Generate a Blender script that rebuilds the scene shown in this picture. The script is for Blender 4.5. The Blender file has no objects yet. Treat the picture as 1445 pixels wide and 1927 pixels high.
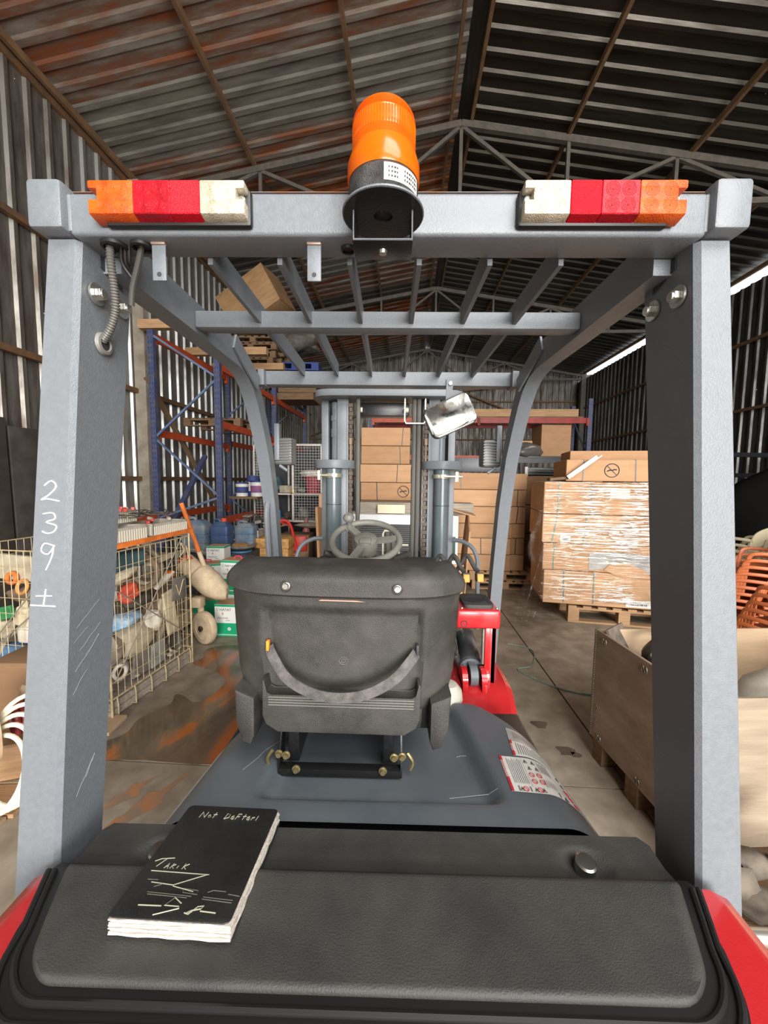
import bpy, bmesh, math, random
from mathutils import Vector, Matrix, Euler, noise
RND = random.Random(11)
S = bpy.context.scene
COL = S.collection
PI = math.pi
D = math.radians

# ---------------------------------------------------------------- camera, world, lamps, exposure
cam = bpy.data.cameras.new('camera')
cam.sensor_fit = 'HORIZONTAL'; cam.sensor_width = 36.0
cam.lens = 36.0 * 724.0 / 1445.0
cam.clip_start = 0.02; cam.clip_end = 200
cam_o = bpy.data.objects.new('camera', cam); COL.objects.link(cam_o)
cam_o.matrix_world = (Matrix.Translation((0, 0, 1.65)) @ Matrix.Rotation(D(0.95), 4, 'Z')
                      @ Matrix.Rotation(D(90 - 4.8), 4, 'X') @ Matrix.Rotation(D(0.7), 4, 'Z'))
S.camera = cam_o
S.view_settings.view_transform = 'Standard'
S.view_settings.look = 'None'
S.view_settings.gamma = 1.0
S.view_settings.use_curve_mapping = False
S.view_settings.exposure = 0.15

BY = D(-2.4)                                   # the hall stands 2.4 degrees off the truck's axis
RB = Matrix.Rotation(BY, 4, 'Z')
def Bp(x, y, z=0.0):
    return RB @ Vector((x, y, z))

w = bpy.data.worlds.new('overcast_sky'); S.world = w; w.use_nodes = True
wn = w.node_tree.nodes; wl = w.node_tree.links
bgn = wn['Background']; bgn.inputs['Color'].default_value = (0.86, 0.93, 1.0, 1); bgn.inputs['Strength'].default_value = 1.6

def area(name, x, y, z, sx, sz, power, rz=0.0, col=(1, 1, 1), rx=90):
    l = bpy.data.lights.new(name, 'AREA'); l.shape = 'RECTANGLE'; l.size = sx; l.size_y = sz
    l.energy = power; l.color = col
    o = bpy.data.objects.new(name, l); COL.objects.link(o)
    o.location = Bp(x, y, z); o.rotation_euler = (D(rx), 0, BY + rz)
    return o
# daylight coming in through the open gable end behind the photographer
area('door_daylight', 3.3, -9.4, 2.6, 6.8, 4.8, 2500, D(7), (1.0, 0.97, 0.93))
# added fill lamp, unseen under the roof, to brighten upward-facing surfaces
area('top_fill', 3.2, -3.6, 6.2, 5.6, 4.2, 900, 0, (1.0, 0.98, 0.95), rx=18)

# ---------------------------------------------------------------- materials
MATS = {}
def mat(name, col, rough=0.5, metal=0.0, col2=None, scale=6.0, contrast=(0.35, 0.65), stretch=(1, 1, 1), bump=0.0,
        bscale=None, coat=0.0, trans=0.0, alpha=None, spec=0.5, detail=4.0, rough2=None, col3=None, holes=0.0, ior=1.45,
        sss=0.0, translucent=0.0):
    if name in MATS: return MATS[name]
    m = bpy.data.materials.new(name); m.use_nodes = True
    nt = m.node_tree; N = nt.nodes; L = nt.links
    b = N['Principled BSDF']
    b.inputs['Roughness'].default_value = rough; b.inputs['Metallic'].default_value = metal
    b.inputs['Base Color'].default_value = (*col, 1)
    b.inputs['Coat Weight'].default_value = coat; b.inputs['Coat Roughness'].default_value = 0.1
    b.inputs['Transmission Weight'].default_value = trans; b.inputs['Specular IOR Level'].default_value = spec
    b.inputs['IOR'].default_value = ior
    if sss:
        b.inputs['Subsurface Weight'].default_value = sss; b.inputs['Subsurface Radius'].default_value = (.02, .01, .005)
    if col2 or bump or rough2 is not None or holes:
        tc = N.new('ShaderNodeTexCoord'); mp = N.new('ShaderNodeMapping'); mp.inputs['Scale'].default_value = stretch
        L.new(tc.outputs['Object'], mp.inputs['Vector'])
        no = N.new('ShaderNodeTexNoise'); no.inputs['Scale'].default_value = scale; no.inputs['Detail'].default_value = detail
        no.inputs['Roughness'].default_value = 0.6
        L.new(mp.outputs['Vector'], no.inputs['Vector'])
        if col2:
            cr = N.new('ShaderNodeValToRGB'); e = cr.color_ramp.elements
            e[0].position = contrast[0]; e[0].color = (*col, 1); e[1].position = contrast[1]; e[1].color = (*col2, 1)
            if col3:
                e2 = e.new(min(0.98, contrast[1] + 0.12)); e2.color = (*col3, 1)
            L.new(no.outputs['Fac'], cr.inputs['Fac']); L.new(cr.outputs['Color'], b.inputs['Base Color'])
        if rough2 is not None:
            mr = N.new('ShaderNodeMapRange'); mr.inputs['From Min'].default_value = .35; mr.inputs['From Max'].default_value = .65
            mr.inputs['To Min'].default_value = rough; mr.inputs['To Max'].default_value = rough2
            L.new(no.outputs['Fac'], mr.inputs['Value']); L.new(mr.outputs['Result'], b.inputs['Roughness'])
        if bump:
            nb = N.new('ShaderNodeTexNoise'); nb.inputs['Scale'].default_value = bscale or scale * 8; nb.inputs['Detail'].default_value = 3
            L.new(mp.outputs['Vector'], nb.inputs['Vector'])
            bp = N.new('ShaderNodeBump'); bp.inputs['Strength'].default_value = bump; bp.inputs['Distance'].default_value = 0.01
            L.new(nb.outputs['Fac'], bp.inputs['Height']); L.new(bp.outputs['Normal'], b.inputs['Normal'])
        if holes:                                   # nail holes rusted through the sheet
            vo = N.new('ShaderNodeTexVoronoi'); vo.inputs['Scale'].default_value = 2.6
            L.new(tc.outputs['Object'], vo.inputs['Vector'])
            lt = N.new('ShaderNodeMath'); lt.operation = 'LESS_THAN'; lt.inputs[1].default_value = holes
            L.new(vo.outputs['Distance'], lt.inputs[0])
            tr = N.new('ShaderNodeBsdfTransparent'); mx = N.new('ShaderNodeMixShader')
            L.new(lt.outputs[0], mx.inputs['Fac']); L.new(b.outputs[0], mx.inputs[1]); L.new(tr.outputs[0], mx.inputs[2])
            L.new(mx.outputs[0], N['Material Output'].inputs['Surface'])
    if translucent:
        tl = N.new('ShaderNodeBsdfTranslucent'); tl.inputs['Color'].default_value = (*col, 1)
        mx = N.new('ShaderNodeMixShader'); mx.inputs['Fac'].default_value = translucent
        L.new(b.outputs[0], mx.inputs[1]); L.new(tl.outputs[0], mx.inputs[2]); L.new(mx.outputs[0], N['Material Output'].inputs['Surface'])
    MATS[name] = m
    return m

def srgb(r, g, b):
    f = lambda c: ((c / 255 + 0.055) / 1.055) ** 2.4 if c > 10 else c / 255 / 12.92
    return (f(r), f(g), f(b))

grey_paint = mat('grey_paint', (.134, .150, .166), .34, .0, (.148, .164, .18), 90, bump=.12, bscale=420, rough2=.46)
dark_paint = mat('dark_grey_paint', (.115, .132, .15), .33, 0, (.14, .155, .17), 9, bump=.06, bscale=300, rough2=.5)
cylinder_paint = mat('cylinder_paint', (.085, .11, .122), .2, 0, (.10, .125, .136), 9)
hood_paint = mat('hood_paint', (.095, .114, .132), .36, 0, (.118, .138, .155), 5, bump=.05, bscale=260, rough2=.5)
black_plastic = mat('black_plastic', (.034, .034, .032), .5, 0, (.055, .053, .048), 7, bump=.18, bscale=420, rough2=.62)
seat_plastic = mat('seat_plastic', (.026, .0245, .0225), .46, 0, (.062, .057, .05), 9, (.42, .78), bump=.3, bscale=520, rough2=.6)
black_rubber = mat('black_rubber', (.012, .012, .012), .45)
black_paint = mat('black_paint', (.014, .014, .015), .3, bump=.05, scale=30)
red_paint = mat('red_paint', (.50, .020, .024), .24, 0, (.43, .016, .020), 5, coat=.5, bump=.04, bscale=300)
zinc = mat('zinc', (.62, .61, .56), .28, .9, (.5, .5, .46), 30, bump=.05)
steel = mat('steel', (.5, .49, .47), .25, 1.0, (.38, .37, .35), 8, rough2=.4)
chrome = mat('chrome', (.75, .75, .75), .08, 1.0)
dark_steel = mat('dark_steel', (.06, .055, .05), .4, .7, (.12, .085, .06), 20)
chain_mat = mat('chain', (.045, .036, .027), .5, .4, (.085, .06, .04), 30)
webbing = mat('webbing', (.05, .047, .043), .75, 0, (.11, .10, .095), 40, bump=.25, bscale=300)
orange_tab = mat('orange_plastic', (.85, .24, .015), .45)
grey_plastic = mat('grey_plastic', (.15, .148, .13), .5, 0, (.2, .195, .17), 12, bump=.1, bscale=200)
white_print = mat('white_print', (.78, .77, .73), .5, 0, (.68, .67, .62), 30)
silver_print = mat('silver_print', (.42, .40, .37), .35, .2, (.52, .5, .47), 40)
black_ink = mat('black_ink', (.03, .03, .035), .6)
grey_ink = mat('grey_ink', (.2, .2, .22), .6)
red_ink = mat('red_ink', (.55, .03, .04), .5)
chalk = mat('chalk', (.82, .82, .80), .9)
pencil = mat('silver_pen', (.40, .40, .30), .5)
faint_pen = mat('faint_pen', (.14, .135, .12), .6)
paper = mat('paper', (.62, .58, .51), .8, 0, (.48, .43, .38), 14, stretch=(1, 1, 14), bump=.4, bscale=60)
book_cover = mat('book_cover', (.012, .013, .013), .42, 0, (.025, .024, .022), 10, bump=.12, bscale=300)
amber = mat('amber_dome', (.85, .19, .005), .22, 0, (.76, .145, .004), 25, coat=.4, translucent=.45)
amber_lens = mat('amber_lens', (.60, .10, .010), .3, 0, (.46, .055, .008), 40, coat=.0, spec=.3, bump=.25, bscale=500)
red_lens = mat('red_lens', (.40, .006, .016), .3, 0, (.26, .006, .012), 40, coat=.0, spec=.25, bump=.25, bscale=500)
red_reflector = mat('red_reflector', (.50, .004, .014), .3, 0, (.40, .004, .012), 90, coat=.0, spec=.25, bump=.4, bscale=700)
clear_lens = mat('clear_lens', (.40, .36, .26), .15, .25, (.56, .51, .40), 50, coat=.1, bump=.3, bscale=500)
mirror_mat = mat('mirror_glass', (.24, .24, .23), .05, 1.0, (.09, .085, .075), 26, (.4, .66), rough2=.35, detail=8)

def wood(name, c1, c2, st=(1, 14, 14), sc=3.0, rough=.75): return mat(name, c1, rough, 0, c2, sc, stretch=st, bump=.2, bscale=sc * 6)
pallet_wood = wood('pallet_wood', (.44, .27, .14), (.31, .185, .095))
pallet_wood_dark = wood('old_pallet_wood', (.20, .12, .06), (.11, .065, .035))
grey_wood = wood('grey_wood', (.36, .31, .25), (.22, .19, .155))
plywood = mat('plywood', (.36, .275, .19), .65, 0, (.20, .15, .105), 3.5, (.3, .7), stretch=(1, 1, 2), bump=.12, bscale=30)
plywood_light = mat('plywood_light', (.43, .31, .20), .65, 0, (.33, .225, .135), 2.0, stretch=(1, 1, 6), bump=.1, bscale=25)
osb = mat('osb', (.60, .34, .11), .7, 0, (.38, .2, .06), 22, (.4, .6), bump=.3, bscale=40)
def card(name, c): return mat(name, c, .72, 0, tuple(v * .86 for v in c), 3.0, stretch=(1, 1, 5), bump=.06, bscale=60)
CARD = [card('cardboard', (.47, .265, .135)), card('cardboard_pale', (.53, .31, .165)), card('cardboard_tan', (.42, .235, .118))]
card_dark = card('cardboard_inside', (.22, .125, .065))
concrete = None
rack_blue = mat('rack_blue', (.045, .06, .14), .5, 0, (.09, .09, .11), 9, (.45, .7), bump=.1)
rack_orange = mat('rack_orange', (.45, .075, .022), .5, 0, (.34, .05, .016), 6, bump=.1)
rack_red = mat('rack_red', (.33, .022, .016), .5, 0, (.2, .02, .015), 6)
girt_mat = mat('rusty_steel', (.12, .08, .05), .65, .35, (.20, .10, .045), 12, (.35, .6), bump=.2)
truss_mat = mat('truss_steel', (.085, .078, .068), .6, .3, (.13, .11, .09), 9, bump=.15)
purlin_mat = mat('purlin_steel', (.17, .10, .055), .6, .35, (.26, .15, .075), 6, bump=.2)

# corrugated sheets: galvanised, weathered, rusty
def tin(name, a, b, c=None, r=.38, metal=.75, holes=0.0, con=(.4, .62), sc=1.4, st=(7, 1, .55)):
    return mat(name, a, r, metal, b, sc, con, st, bump=.15, bscale=6, col3=c, detail=7, rough2=r + .16, holes=holes)
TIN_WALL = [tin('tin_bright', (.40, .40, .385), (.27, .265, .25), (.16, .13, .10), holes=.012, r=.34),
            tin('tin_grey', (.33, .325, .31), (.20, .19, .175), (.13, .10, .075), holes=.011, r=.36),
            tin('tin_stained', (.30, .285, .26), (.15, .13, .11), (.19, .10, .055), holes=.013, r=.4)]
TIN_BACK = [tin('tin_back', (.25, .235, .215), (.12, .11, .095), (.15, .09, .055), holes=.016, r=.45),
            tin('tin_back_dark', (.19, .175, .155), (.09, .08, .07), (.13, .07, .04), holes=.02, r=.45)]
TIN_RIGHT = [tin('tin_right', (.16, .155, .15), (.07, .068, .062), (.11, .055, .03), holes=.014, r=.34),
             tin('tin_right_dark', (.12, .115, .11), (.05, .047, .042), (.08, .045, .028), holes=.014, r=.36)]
RUST = [tin('roof_rust', (.30, .25, .21), (.27, .085, .026), (.13, .035, .014), r=.55, metal=.15, con=(.34, .50), sc=1.3, st=(3, .9, 1)),
        tin('roof_grey', (.32, .305, .27), (.17, .155, .135), (.05, .045, .04), r=.46, metal=.45, sc=1.1, st=(6, .9, 1)),
        tin('roof_dark', (.13, .12, .105), (.05, .045, .04), (.025, .022, .02), r=.5, metal=.4, sc=1.1, st=(6, .9, 1)),
        tin('roof_mixed', (.30, .28, .25), (.20, .12, .085), (.25, .07, .024), r=.5, metal=.25, con=(.36, .52), sc=1.2, st=(5, .8, 1))]
TIN_ROOF_R = [tin('roof_right', (.17, .16, .14), (.10, .09, .078), (.06, .048, .036), r=.36, metal=.95, sc=1.2, st=(6, .8, 1), holes=.008),
              tin('roof_right_dark', (.13, .12, .105), (.075, .068, .06), (.05, .04, .03), r=.38, metal=.95, sc=1.2, st=(6, .8, 1), holes=.008)]

# ---------------------------------------------------------------- mesh helpers
def add(bm, vs, fs, M=None):
    nv = [bm.verts.new((M @ Vector(v)) if M is not None else v) for v in vs]
    out = []
    for f in fs:
        try: out.append(bm.faces.new([nv[i] for i in f]))
        except ValueError: pass
    return nv, out
BF = [(0, 3, 2, 1), (4, 5, 6, 7), (0, 1, 5, 4), (1, 2, 6, 5), (2, 3, 7, 6), (3, 0, 4, 7)]
def hexa(bm, vs, bev=0.0, seg=2, M=None):
    nv, nf = add(bm, vs, BF, M)
    if bev:
        es = list({e for f in nf for e in f.edges})
        bmesh.ops.bevel(bm, geom=es, offset=bev, segments=seg, affect='EDGES', profile=.5, clamp_overlap=True)
    return nv
def box(bm, x0, x1, y0, y1, z0, z1, bev=0.0, seg=2, M=None):
    return hexa(bm, [(x0, y0, z0), (x1, y0, z0), (x1, y1, z0), (x0, y1, z0), (x0, y0, z1), (x1, y0, z1), (x1, y1, z1), (x0, y1, z1)], bev, seg, M)
def TR(loc=(0, 0, 0), rx=0, ry=0, rz=0):
    return Matrix.Translation(loc) @ Euler((D(rx), D(ry), D(rz))).to_matrix().to_4x4()
def cbox(bm, c, s, rx=0, ry=0, rz=0, bev=0.0, seg=2, M=None):
    T = TR(c, rx, ry, rz)
    if M is not None: T = M @ T
    a, b, d = s[0] / 2, s[1] / 2, s[2] / 2
    return box(bm, -a, a, -b, b, -d, d, bev, seg, T)
def frame_along(d):
    d = d.normalized(); up = Vector((0, 0, 1)) if abs(d.z) < .95 else Vector((0, 1, 0))
    x = up.cross(d).normalized(); y = d.cross(x)
    return x, y
def tube(bm, pts, r, seg=8, closed=False, cap=True, flat=None):
    pts = [Vector(p) for p in pts]; n = len(pts)
    rs = r if isinstance(r, (list, tuple)) else [r] * n
    rings = []; px = None
    for i, p in enumerate(pts):
        a = pts[i - 1] if (i > 0 or closed) else p
        b = pts[(i + 1) % n] if (i < n - 1 or closed) else p
        d = (b - a).normalized()
        if px is None: x, y = frame_along(d)
        else:
            x = (px - d * px.dot(d))
            x = x.normalized() if x.length > 1e-6 else frame_along(d)[0]
            y = d.cross(x)
        px = x
        fx, fy = (flat if flat else (1, 1))
        rings.append([bm.verts.new(p + (x * math.cos(t) * fx + y * math.sin(t) * fy) * rs[i]) for t in [2 * PI * k / seg for k in range(seg)]])
    m = n if closed else n - 1
    for i in range(m):
        A, B = rings[i], rings[(i + 1) % n]
        for k in range(seg):
            bm.faces.new((A[k], A[(k + 1) % seg], B[(k + 1) % seg], B[k]))
    if cap and not closed:
        bm.faces.new(rings[0][::-1]); bm.faces.new(rings[-1])
def cyl(bm, a, b, r, r2=None, seg=16): tube(bm, [a, b], [r, r if r2 is None else r2], seg)
def bar(bm, a, b, wx, wy, up=(0, 0, 1)):
    a = Vector(a); b = Vector(b); d = (b - a).normalized(); u = Vector(up)
    x = d.cross(u)
    if x.length < 1e-4: x = d.cross(Vector((0, 1, 0)))
    x = x.normalized() * wx / 2; y = x.cross(d).normalized() * wy / 2
    hexa(bm, [a - x - y, a + x - y, a + x + y, a - x + y, b - x - y, b + x - y, b + x + y, b - x + y])
def lathe(bm, prof, seg=24, M=None, axis_close=True):
    rings = []
    for r, z in prof:
        if r < 1e-6:
            v = Vector((0, 0, z)); rings.append([bm.verts.new(M @ v if M is not None else v)])
        else:
            ring = []
            for k in range(seg):
                t = 2 * PI * k / seg; v = Vector((r * math.cos(t), r * math.sin(t), z))
                ring.append(bm.verts.new(M @ v if M is not None else v))
            rings.append(ring)
    for A, B in zip(rings, rings[1:]):
        if len(A) == 1 and len(B) == 1: continue
        for k in range(seg):
            k2 = (k + 1) % seg
            if len(A) == 1: bm.faces.new((A[0], B[k2], B[k]))
            elif len(B) == 1: bm.faces.new((A[k], A[k2], B[0]))
            else: bm.faces.new((A[k], A[k2], B[k2], B[k]))
def prism(bm, poly, w0, w1, M=None, bev=0.0, seg=2):
    n = len(poly)
    vs = [(u, v, w0) for u, v in poly] + [(u, v, w1) for u, v in poly]
    fs = [tuple(range(n))[::-1], tuple(range(n, 2 * n))] + [(i, (i + 1) % n, n + (i + 1) % n, n + i) for i in range(n)]
    nv, nf = add(bm, vs, fs, M)
    if bev:
        es = [e for f in nf[:2] for e in f.edges]
        bmesh.ops.bevel(bm, geom=list(set(es)), offset=bev, segments=seg, affect='EDGES', profile=.5, clamp_overlap=True)
def grid(bm, nu, nv, f, flip=False):
    V = [[bm.verts.new(f(i / (nu - 1), j / (nv - 1))) for j in range(nv)] for i in range(nu)]
    for i in range(nu - 1):
        for j in range(nv - 1):
            q = (V[i][j], V[i + 1][j], V[i + 1][j + 1], V[i][j + 1])
            bm.faces.new(q[::-1] if flip else q)
    return V
def catmull(pts, n=6, closed=False):
    P = [Vector(p) for p in pts]; out = []; m = len(P)
    rng = range(m) if closed else range(m - 1)
    for i in rng:
        p0 = P[i - 1] if (i > 0 or closed) else P[0]; p1 = P[i]; p2 = P[(i + 1) % m]
        p3 = P[(i + 2) % m] if (i + 2 < m or closed) else P[-1]
        for k in range(n):
            t = k / n
            out.append(.5 * ((2 * p1) + (p2 - p0) * t + (2 * p0 - 5 * p1 + 4 * p2 - p3) * t * t + (3 * p1 - p0 - 3 * p2 + p3) * t ** 3))
    if not closed: out.append(P[-1])
    return out
def rrect(x0, x1, y0, y1, r, n=5):
    out = []
    for cx, cy, a0 in ((x1 - r, y1 - r, 0), (x0 + r, y1 - r, 90), (x0 + r, y0 + r, 180), (x1 - r, y0 + r, 270)):
        for k in range(n + 1):
            a = D(a0 + 90 * k / n); out.append((cx + r * math.cos(a), cy + r * math.sin(a)))
    return out
def NB(): return bmesh.new()
def mesh(name, bm, m, smooth=True, ang=35, normals=True):
    if normals: bmesh.ops.recalc_face_normals(bm, faces=bm.faces)
    me = bpy.data.meshes.new(name); bm.to_mesh(me); bm.free()
    ms = m if isinstance(m, (list, tuple)) else [m]
    for q in ms: me.materials.append(q)
    if smooth:
        me.shade_smooth(); me.set_sharp_from_angle(angle=D(ang))
    return me
def link(name, me, parent=None, M=None):
    o = bpy.data.objects.new(name, me); COL.objects.link(o)
    if parent is not None: o.parent = parent
    if M is not None: o.matrix_local = M
    return o
def ob(name, bm, m, parent=None, M=None, **k): return link(name, mesh(name, bm, m, **k), parent, M)
def tag(o, label=None, cat=None, group=None, kind=None):
    if label: o['label'] = label
    if cat: o['category'] = cat
    if group: o['group'] = group
    if kind: o['kind'] = kind
    return o
def thing(name, label, cat, loc=(0, 0, 0), rz=0.0, group=None, rot=None):
    o = bpy.data.objects.new(name, None); COL.objects.link(o)
    o.location = loc; o.rotation_euler = rot if rot else (0, 0, rz); o.empty_display_size = .1
    return tag(o, label, cat, group)
def struct(name):
    o = bpy.data.objects.new(name, None); COL.objects.link(o); o.rotation_euler = (0, 0, BY); o['kind'] = 'structure'
    return o
def dup(root, loc, rot, label=None, group=None, swap=None):
    r = root.copy(); COL.objects.link(r); r.location = loc; r.rotation_euler = rot
    if label: r['label'] = label
    if group: r['group'] = group
    for ch in root.children:
        c = ch.copy(); COL.objects.link(c); c.parent = r
        for g in ch.children:
            d = g.copy(); COL.objects.link(d); d.parent = c
    return r
def single(name, bm, m, label, cat, loc, rot=(0, 0, 0), group=None, **k):
    o = ob(name, bm, m, None, None, **k); o.location = loc; o.rotation_euler = rot
    return tag(o, label, cat, group)
def text(s, size, m, parent, M, name='lettering', align='CENTER', ext=.0004):
    cu = bpy.data.curves.new('t', 'FONT'); cu.body = s; cu.size = size; cu.align_x = align; cu.extrude = ext
    to = bpy.data.objects.new('t', cu); COL.objects.link(to)
    bpy.context.view_layer.update()
    me = bpy.data.meshes.new_from_object(to); bpy.data.objects.remove(to); bpy.data.curves.remove(cu)
    me.materials.clear(); me.materials.append(m)
    return link(name, me, parent, M)
def strokes(bm, polys, r, M, seg=5):
    for p in polys: tube(bm, [M @ Vector((a[0], a[1], 0)) for a in p], r, seg)
def lumps(bm, c, r, sq=(1, 1, 1), amp=.25, sub=2, seed=0, freq=1.6):
    g = bmesh.ops.create_icosphere(bm, subdivisions=sub, radius=1.0)
    for v in g['verts']:
        n = v.co.normalized(); k = 1 + amp * noise.noise(n * freq + Vector((seed * 3.1, seed * 1.7, 0)))
        v.co = Vector((n.x * r * sq[0] * k, n.y * r * sq[1] * k, n.z * r * sq[2] * k)) + Vector(c)
# ---------------------------------------------------------------- the hall (hall coordinates, Empties turned by BY)
XL, XR, YB, YF, XRIDGE, ZRIDGE, SL = -4.35, 7.1, 17.0, -10.0, .72, 7.1, .172
def roof_z(x): return ZRIDGE - SL * abs(x - XRIDGE)
def concrete_material():
    m = bpy.data.materials.new('concrete_floor'); m.use_nodes = True
    nt = m.node_tree; N = nt.nodes; L = nt.links; b = N['Principled BSDF']
    tc = N.new('ShaderNodeTexCoord')
    n1 = N.new('ShaderNodeTexNoise'); n1.inputs['Scale'].default_value = .55; n1.inputs['Detail'].default_value = 8; n1.inputs['Roughness'].default_value = .65
    n2 = N.new('ShaderNodeTexNoise'); n2.inputs['Scale'].default_value = 7; n2.inputs['Detail'].default_value = 6
    for n in (n1, n2): L.new(tc.outputs['Generated' if False else 'Object'], n.inputs['Vector'])
    r1 = N.new('ShaderNodeValToRGB'); e = r1.color_ramp.elements
    e[0].position = .36; e[0].color = (.20, .165, .125, 1); e[1].position = .62; e[1].color = (.40, .345, .27, 1)
    r2 = N.new('ShaderNodeValToRGB'); e = r2.color_ramp.elements
    e[0].position = .35; e[0].color = (.62, .6, .58, 1); e[1].position = .7; e[1].color = (1, 1, 1, 1)
    L.new(n1.outputs['Fac'], r1.inputs['Fac']); L.new(n2.outputs['Fac'], r2.inputs['Fac'])
    mx = N.new('ShaderNodeMix'); mx.data_type = 'RGBA'; mx.blend_type = 'MULTIPLY'; mx.inputs['Factor'].default_value = 1
    L.new(r1.outputs['Color'], mx.inputs['A']); L.new(r2.outputs['Color'], mx.inputs['B'])
    L.new(mx.outputs['Result'], b.inputs['Base Color'])
    b.inputs['Roughness'].default_value = .55
    bp = N.new('ShaderNodeBump'); bp.inputs['Strength'].default_value = .15; bp.inputs['Distance'].default_value = .01
    L.new(n2.outputs['Fac'], bp.inputs['Height']); L.new(bp.outputs['Normal'], b.inputs['Normal'])
    return m
concrete = concrete_material()
floor = struct('floor')
bm = NB(); box(bm, XL - .3, XR + .3, YF - 1, YB + .3, -.3, -.02); ob('slab_base', bm, mat('joint_dirt', (.05, .042, .034), .9), floor)
xs = [XL - .2, -.85, 2.18 - .95, 4.4, XR + .2]
ys = [YF - 1, -5.5, -1.5, 2.02, 6.2, 10.5, 14, YB + .2]
g = .006
for i in range(len(xs) - 1):
    for j in range(len(ys) - 1):
        bm = NB(); box(bm, xs[i] + g, xs[i + 1] - g, ys[j] + g, ys[j + 1] - g, -.05, 0)
        ob('concrete_slab', bm, concrete, floor)

def sheet_mesh(length, n=4, pitch=.25, depth=.032, top=.045, side=.022, mats=TIN_WALL[0], name='corrugated_sheet'):
    """pan, slanted side, narrow rib, slanted side; ribs stand towards +z, run along +y; width n * pitch along x"""
    bm = NB(); prof = []
    for k in range(n):
        x = k * pitch; p = pitch - top - 2 * side
        prof += [(x, 0), (x + p, 0), (x + p + side, depth), (x + p + side + top, depth)]
    prof.append((n * pitch, 0)); prof.append((n * pitch + .04, 0))
    a = [bm.verts.new((x, 0, z)) for x, z in prof]; b = [bm.verts.new((x, length, z)) for x, z in prof]
    for i in range(len(prof) - 1): bm.faces.new((a[i], a[i + 1], b[i + 1], b[i]))
    return mesh(name, bm, mats, smooth=False, normals=False)
def cols(*v): return Matrix(((v[0][0], v[1][0], v[2][0], v[3][0]), (v[0][1], v[1][1], v[2][1], v[3][1]), (v[0][2], v[1][2], v[2][2], v[3][2]), (0, 0, 0, 1)))

ny = int(round(YB - YF))
wall_left = struct('wall_left')
hL = roof_z(XL)
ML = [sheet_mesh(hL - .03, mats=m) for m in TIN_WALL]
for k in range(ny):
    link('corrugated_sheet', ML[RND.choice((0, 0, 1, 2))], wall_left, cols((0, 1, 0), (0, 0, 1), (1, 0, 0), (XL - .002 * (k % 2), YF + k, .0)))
for z in (1.62, 3.0, 4.45):
    bm = NB(); box(bm, XL + .034, XL + .10, YF, YB, z - .035, z + .035); ob('girt', bm, girt_mat, wall_left)
bm = NB(); box(bm, XL - .10, XL + .05, YF, YB, hL - .16, hL + .02); ob('eave_rail', bm, girt_mat, wall_left)
for y in (-3.6, 6.25 - 4.55, 6.25 - .22, 11.2, 16.2):
    bm = NB(); box(bm, XL + .04, XL + .22, y - .06, y + .06, 0, hL - .1)
    ob('column', bm, mat('column_paint', (.30, .27, .22), .6, .1, (.2, .17, .13), 5), wall_left)
wall_right = struct('wall_right')
hR = roof_z(XR) - .2
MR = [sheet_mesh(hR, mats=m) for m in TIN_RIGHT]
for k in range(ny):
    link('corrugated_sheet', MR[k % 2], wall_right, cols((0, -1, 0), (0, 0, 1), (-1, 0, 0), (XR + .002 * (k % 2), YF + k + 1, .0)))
for z in (1.62, 3.2, 4.6):
    bm = NB(); box(bm, XR - .10, XR - .034, YF, YB, z - .03, z + .03); ob('girt', bm, girt_mat, wall_right)
for y in (6.25, 11.2, 16.2):
    bm = NB(); box(bm, XR - .22, XR - .04, y - .06, y + .06, 0, hR + .15); ob('column', bm, truss_mat, wall_right)
wall_back = struct('wall_back')
nb = int(math.ceil(XR - XL))
for k in range(nb):
    x0 = XL + k; zt = max(roof_z(x0), roof_z(x0 + 1)) + .05
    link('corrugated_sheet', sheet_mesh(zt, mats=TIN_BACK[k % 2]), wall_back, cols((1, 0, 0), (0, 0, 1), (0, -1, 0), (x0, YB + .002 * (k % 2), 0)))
for z in (1.8, 3.4, 5.0):
    bm = NB(); box(bm, XL, XR, YB - .1, YB - .036, z - .03, z + .03); ob('girt', bm, girt_mat, wall_back)
# gable behind the photographer: sheets above and beside the open gateway
wall_front = struct('wall_front')
for k in range(nb):
    x0 = XL + k; zt = roof_z(x0 + .5) - .05; z0 = 5.3 if -.2 < x0 + .5 < 7.0 else 0
    link('corrugated_sheet', sheet_mesh(zt - z0, mats=TIN_BACK[k % 2]), wall_front, cols((1, 0, 0), (0, 0, 1), (0, -1, 0), (x0, YF, z0)))

ceiling = struct('ceiling')
wl_, wr_ = XRIDGE - XL + .1, XR - XRIDGE - .10
seqL = [1, 0, 3, 1, 2, 3, 0, 3, 0, 2, 1, 1, 2, 0, 3, 1, 3, 0, 2, 1, 3, 2, 0]
cosS = 1 / math.hypot(1, SL); sinS = SL * cosS
RL = [sheet_mesh(wl_ / cosS, depth=.016, top=.07, side=.03, mats=m, name='roof_sheet') for m in RUST]
RR = [sheet_mesh(wr_ / cosS, depth=.028, top=.05, side=.026, mats=m, name='roof_sheet') for m in TIN_ROOF_R]
for k in range(ny):
    # local x along the hall, local y down the slope, ribs hang towards the floor
    link('roof_sheet', RL[seqL[k % len(seqL)]], ceiling, cols((0, -1, 0), (-cosS, 0, -sinS), (sinS, 0, -cosS), (XRIDGE - .05, YF + k + 1, ZRIDGE + .05 + .003 * (k % 2))))
    link('roof_sheet', RR[k % 2], ceiling, cols((0, 1, 0), (cosS, 0, -sinS), (-sinS, 0, -cosS), (XRIDGE + .16, YF + k, ZRIDGE + .03 + .003 * (k % 2))))
bm = NB()
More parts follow.
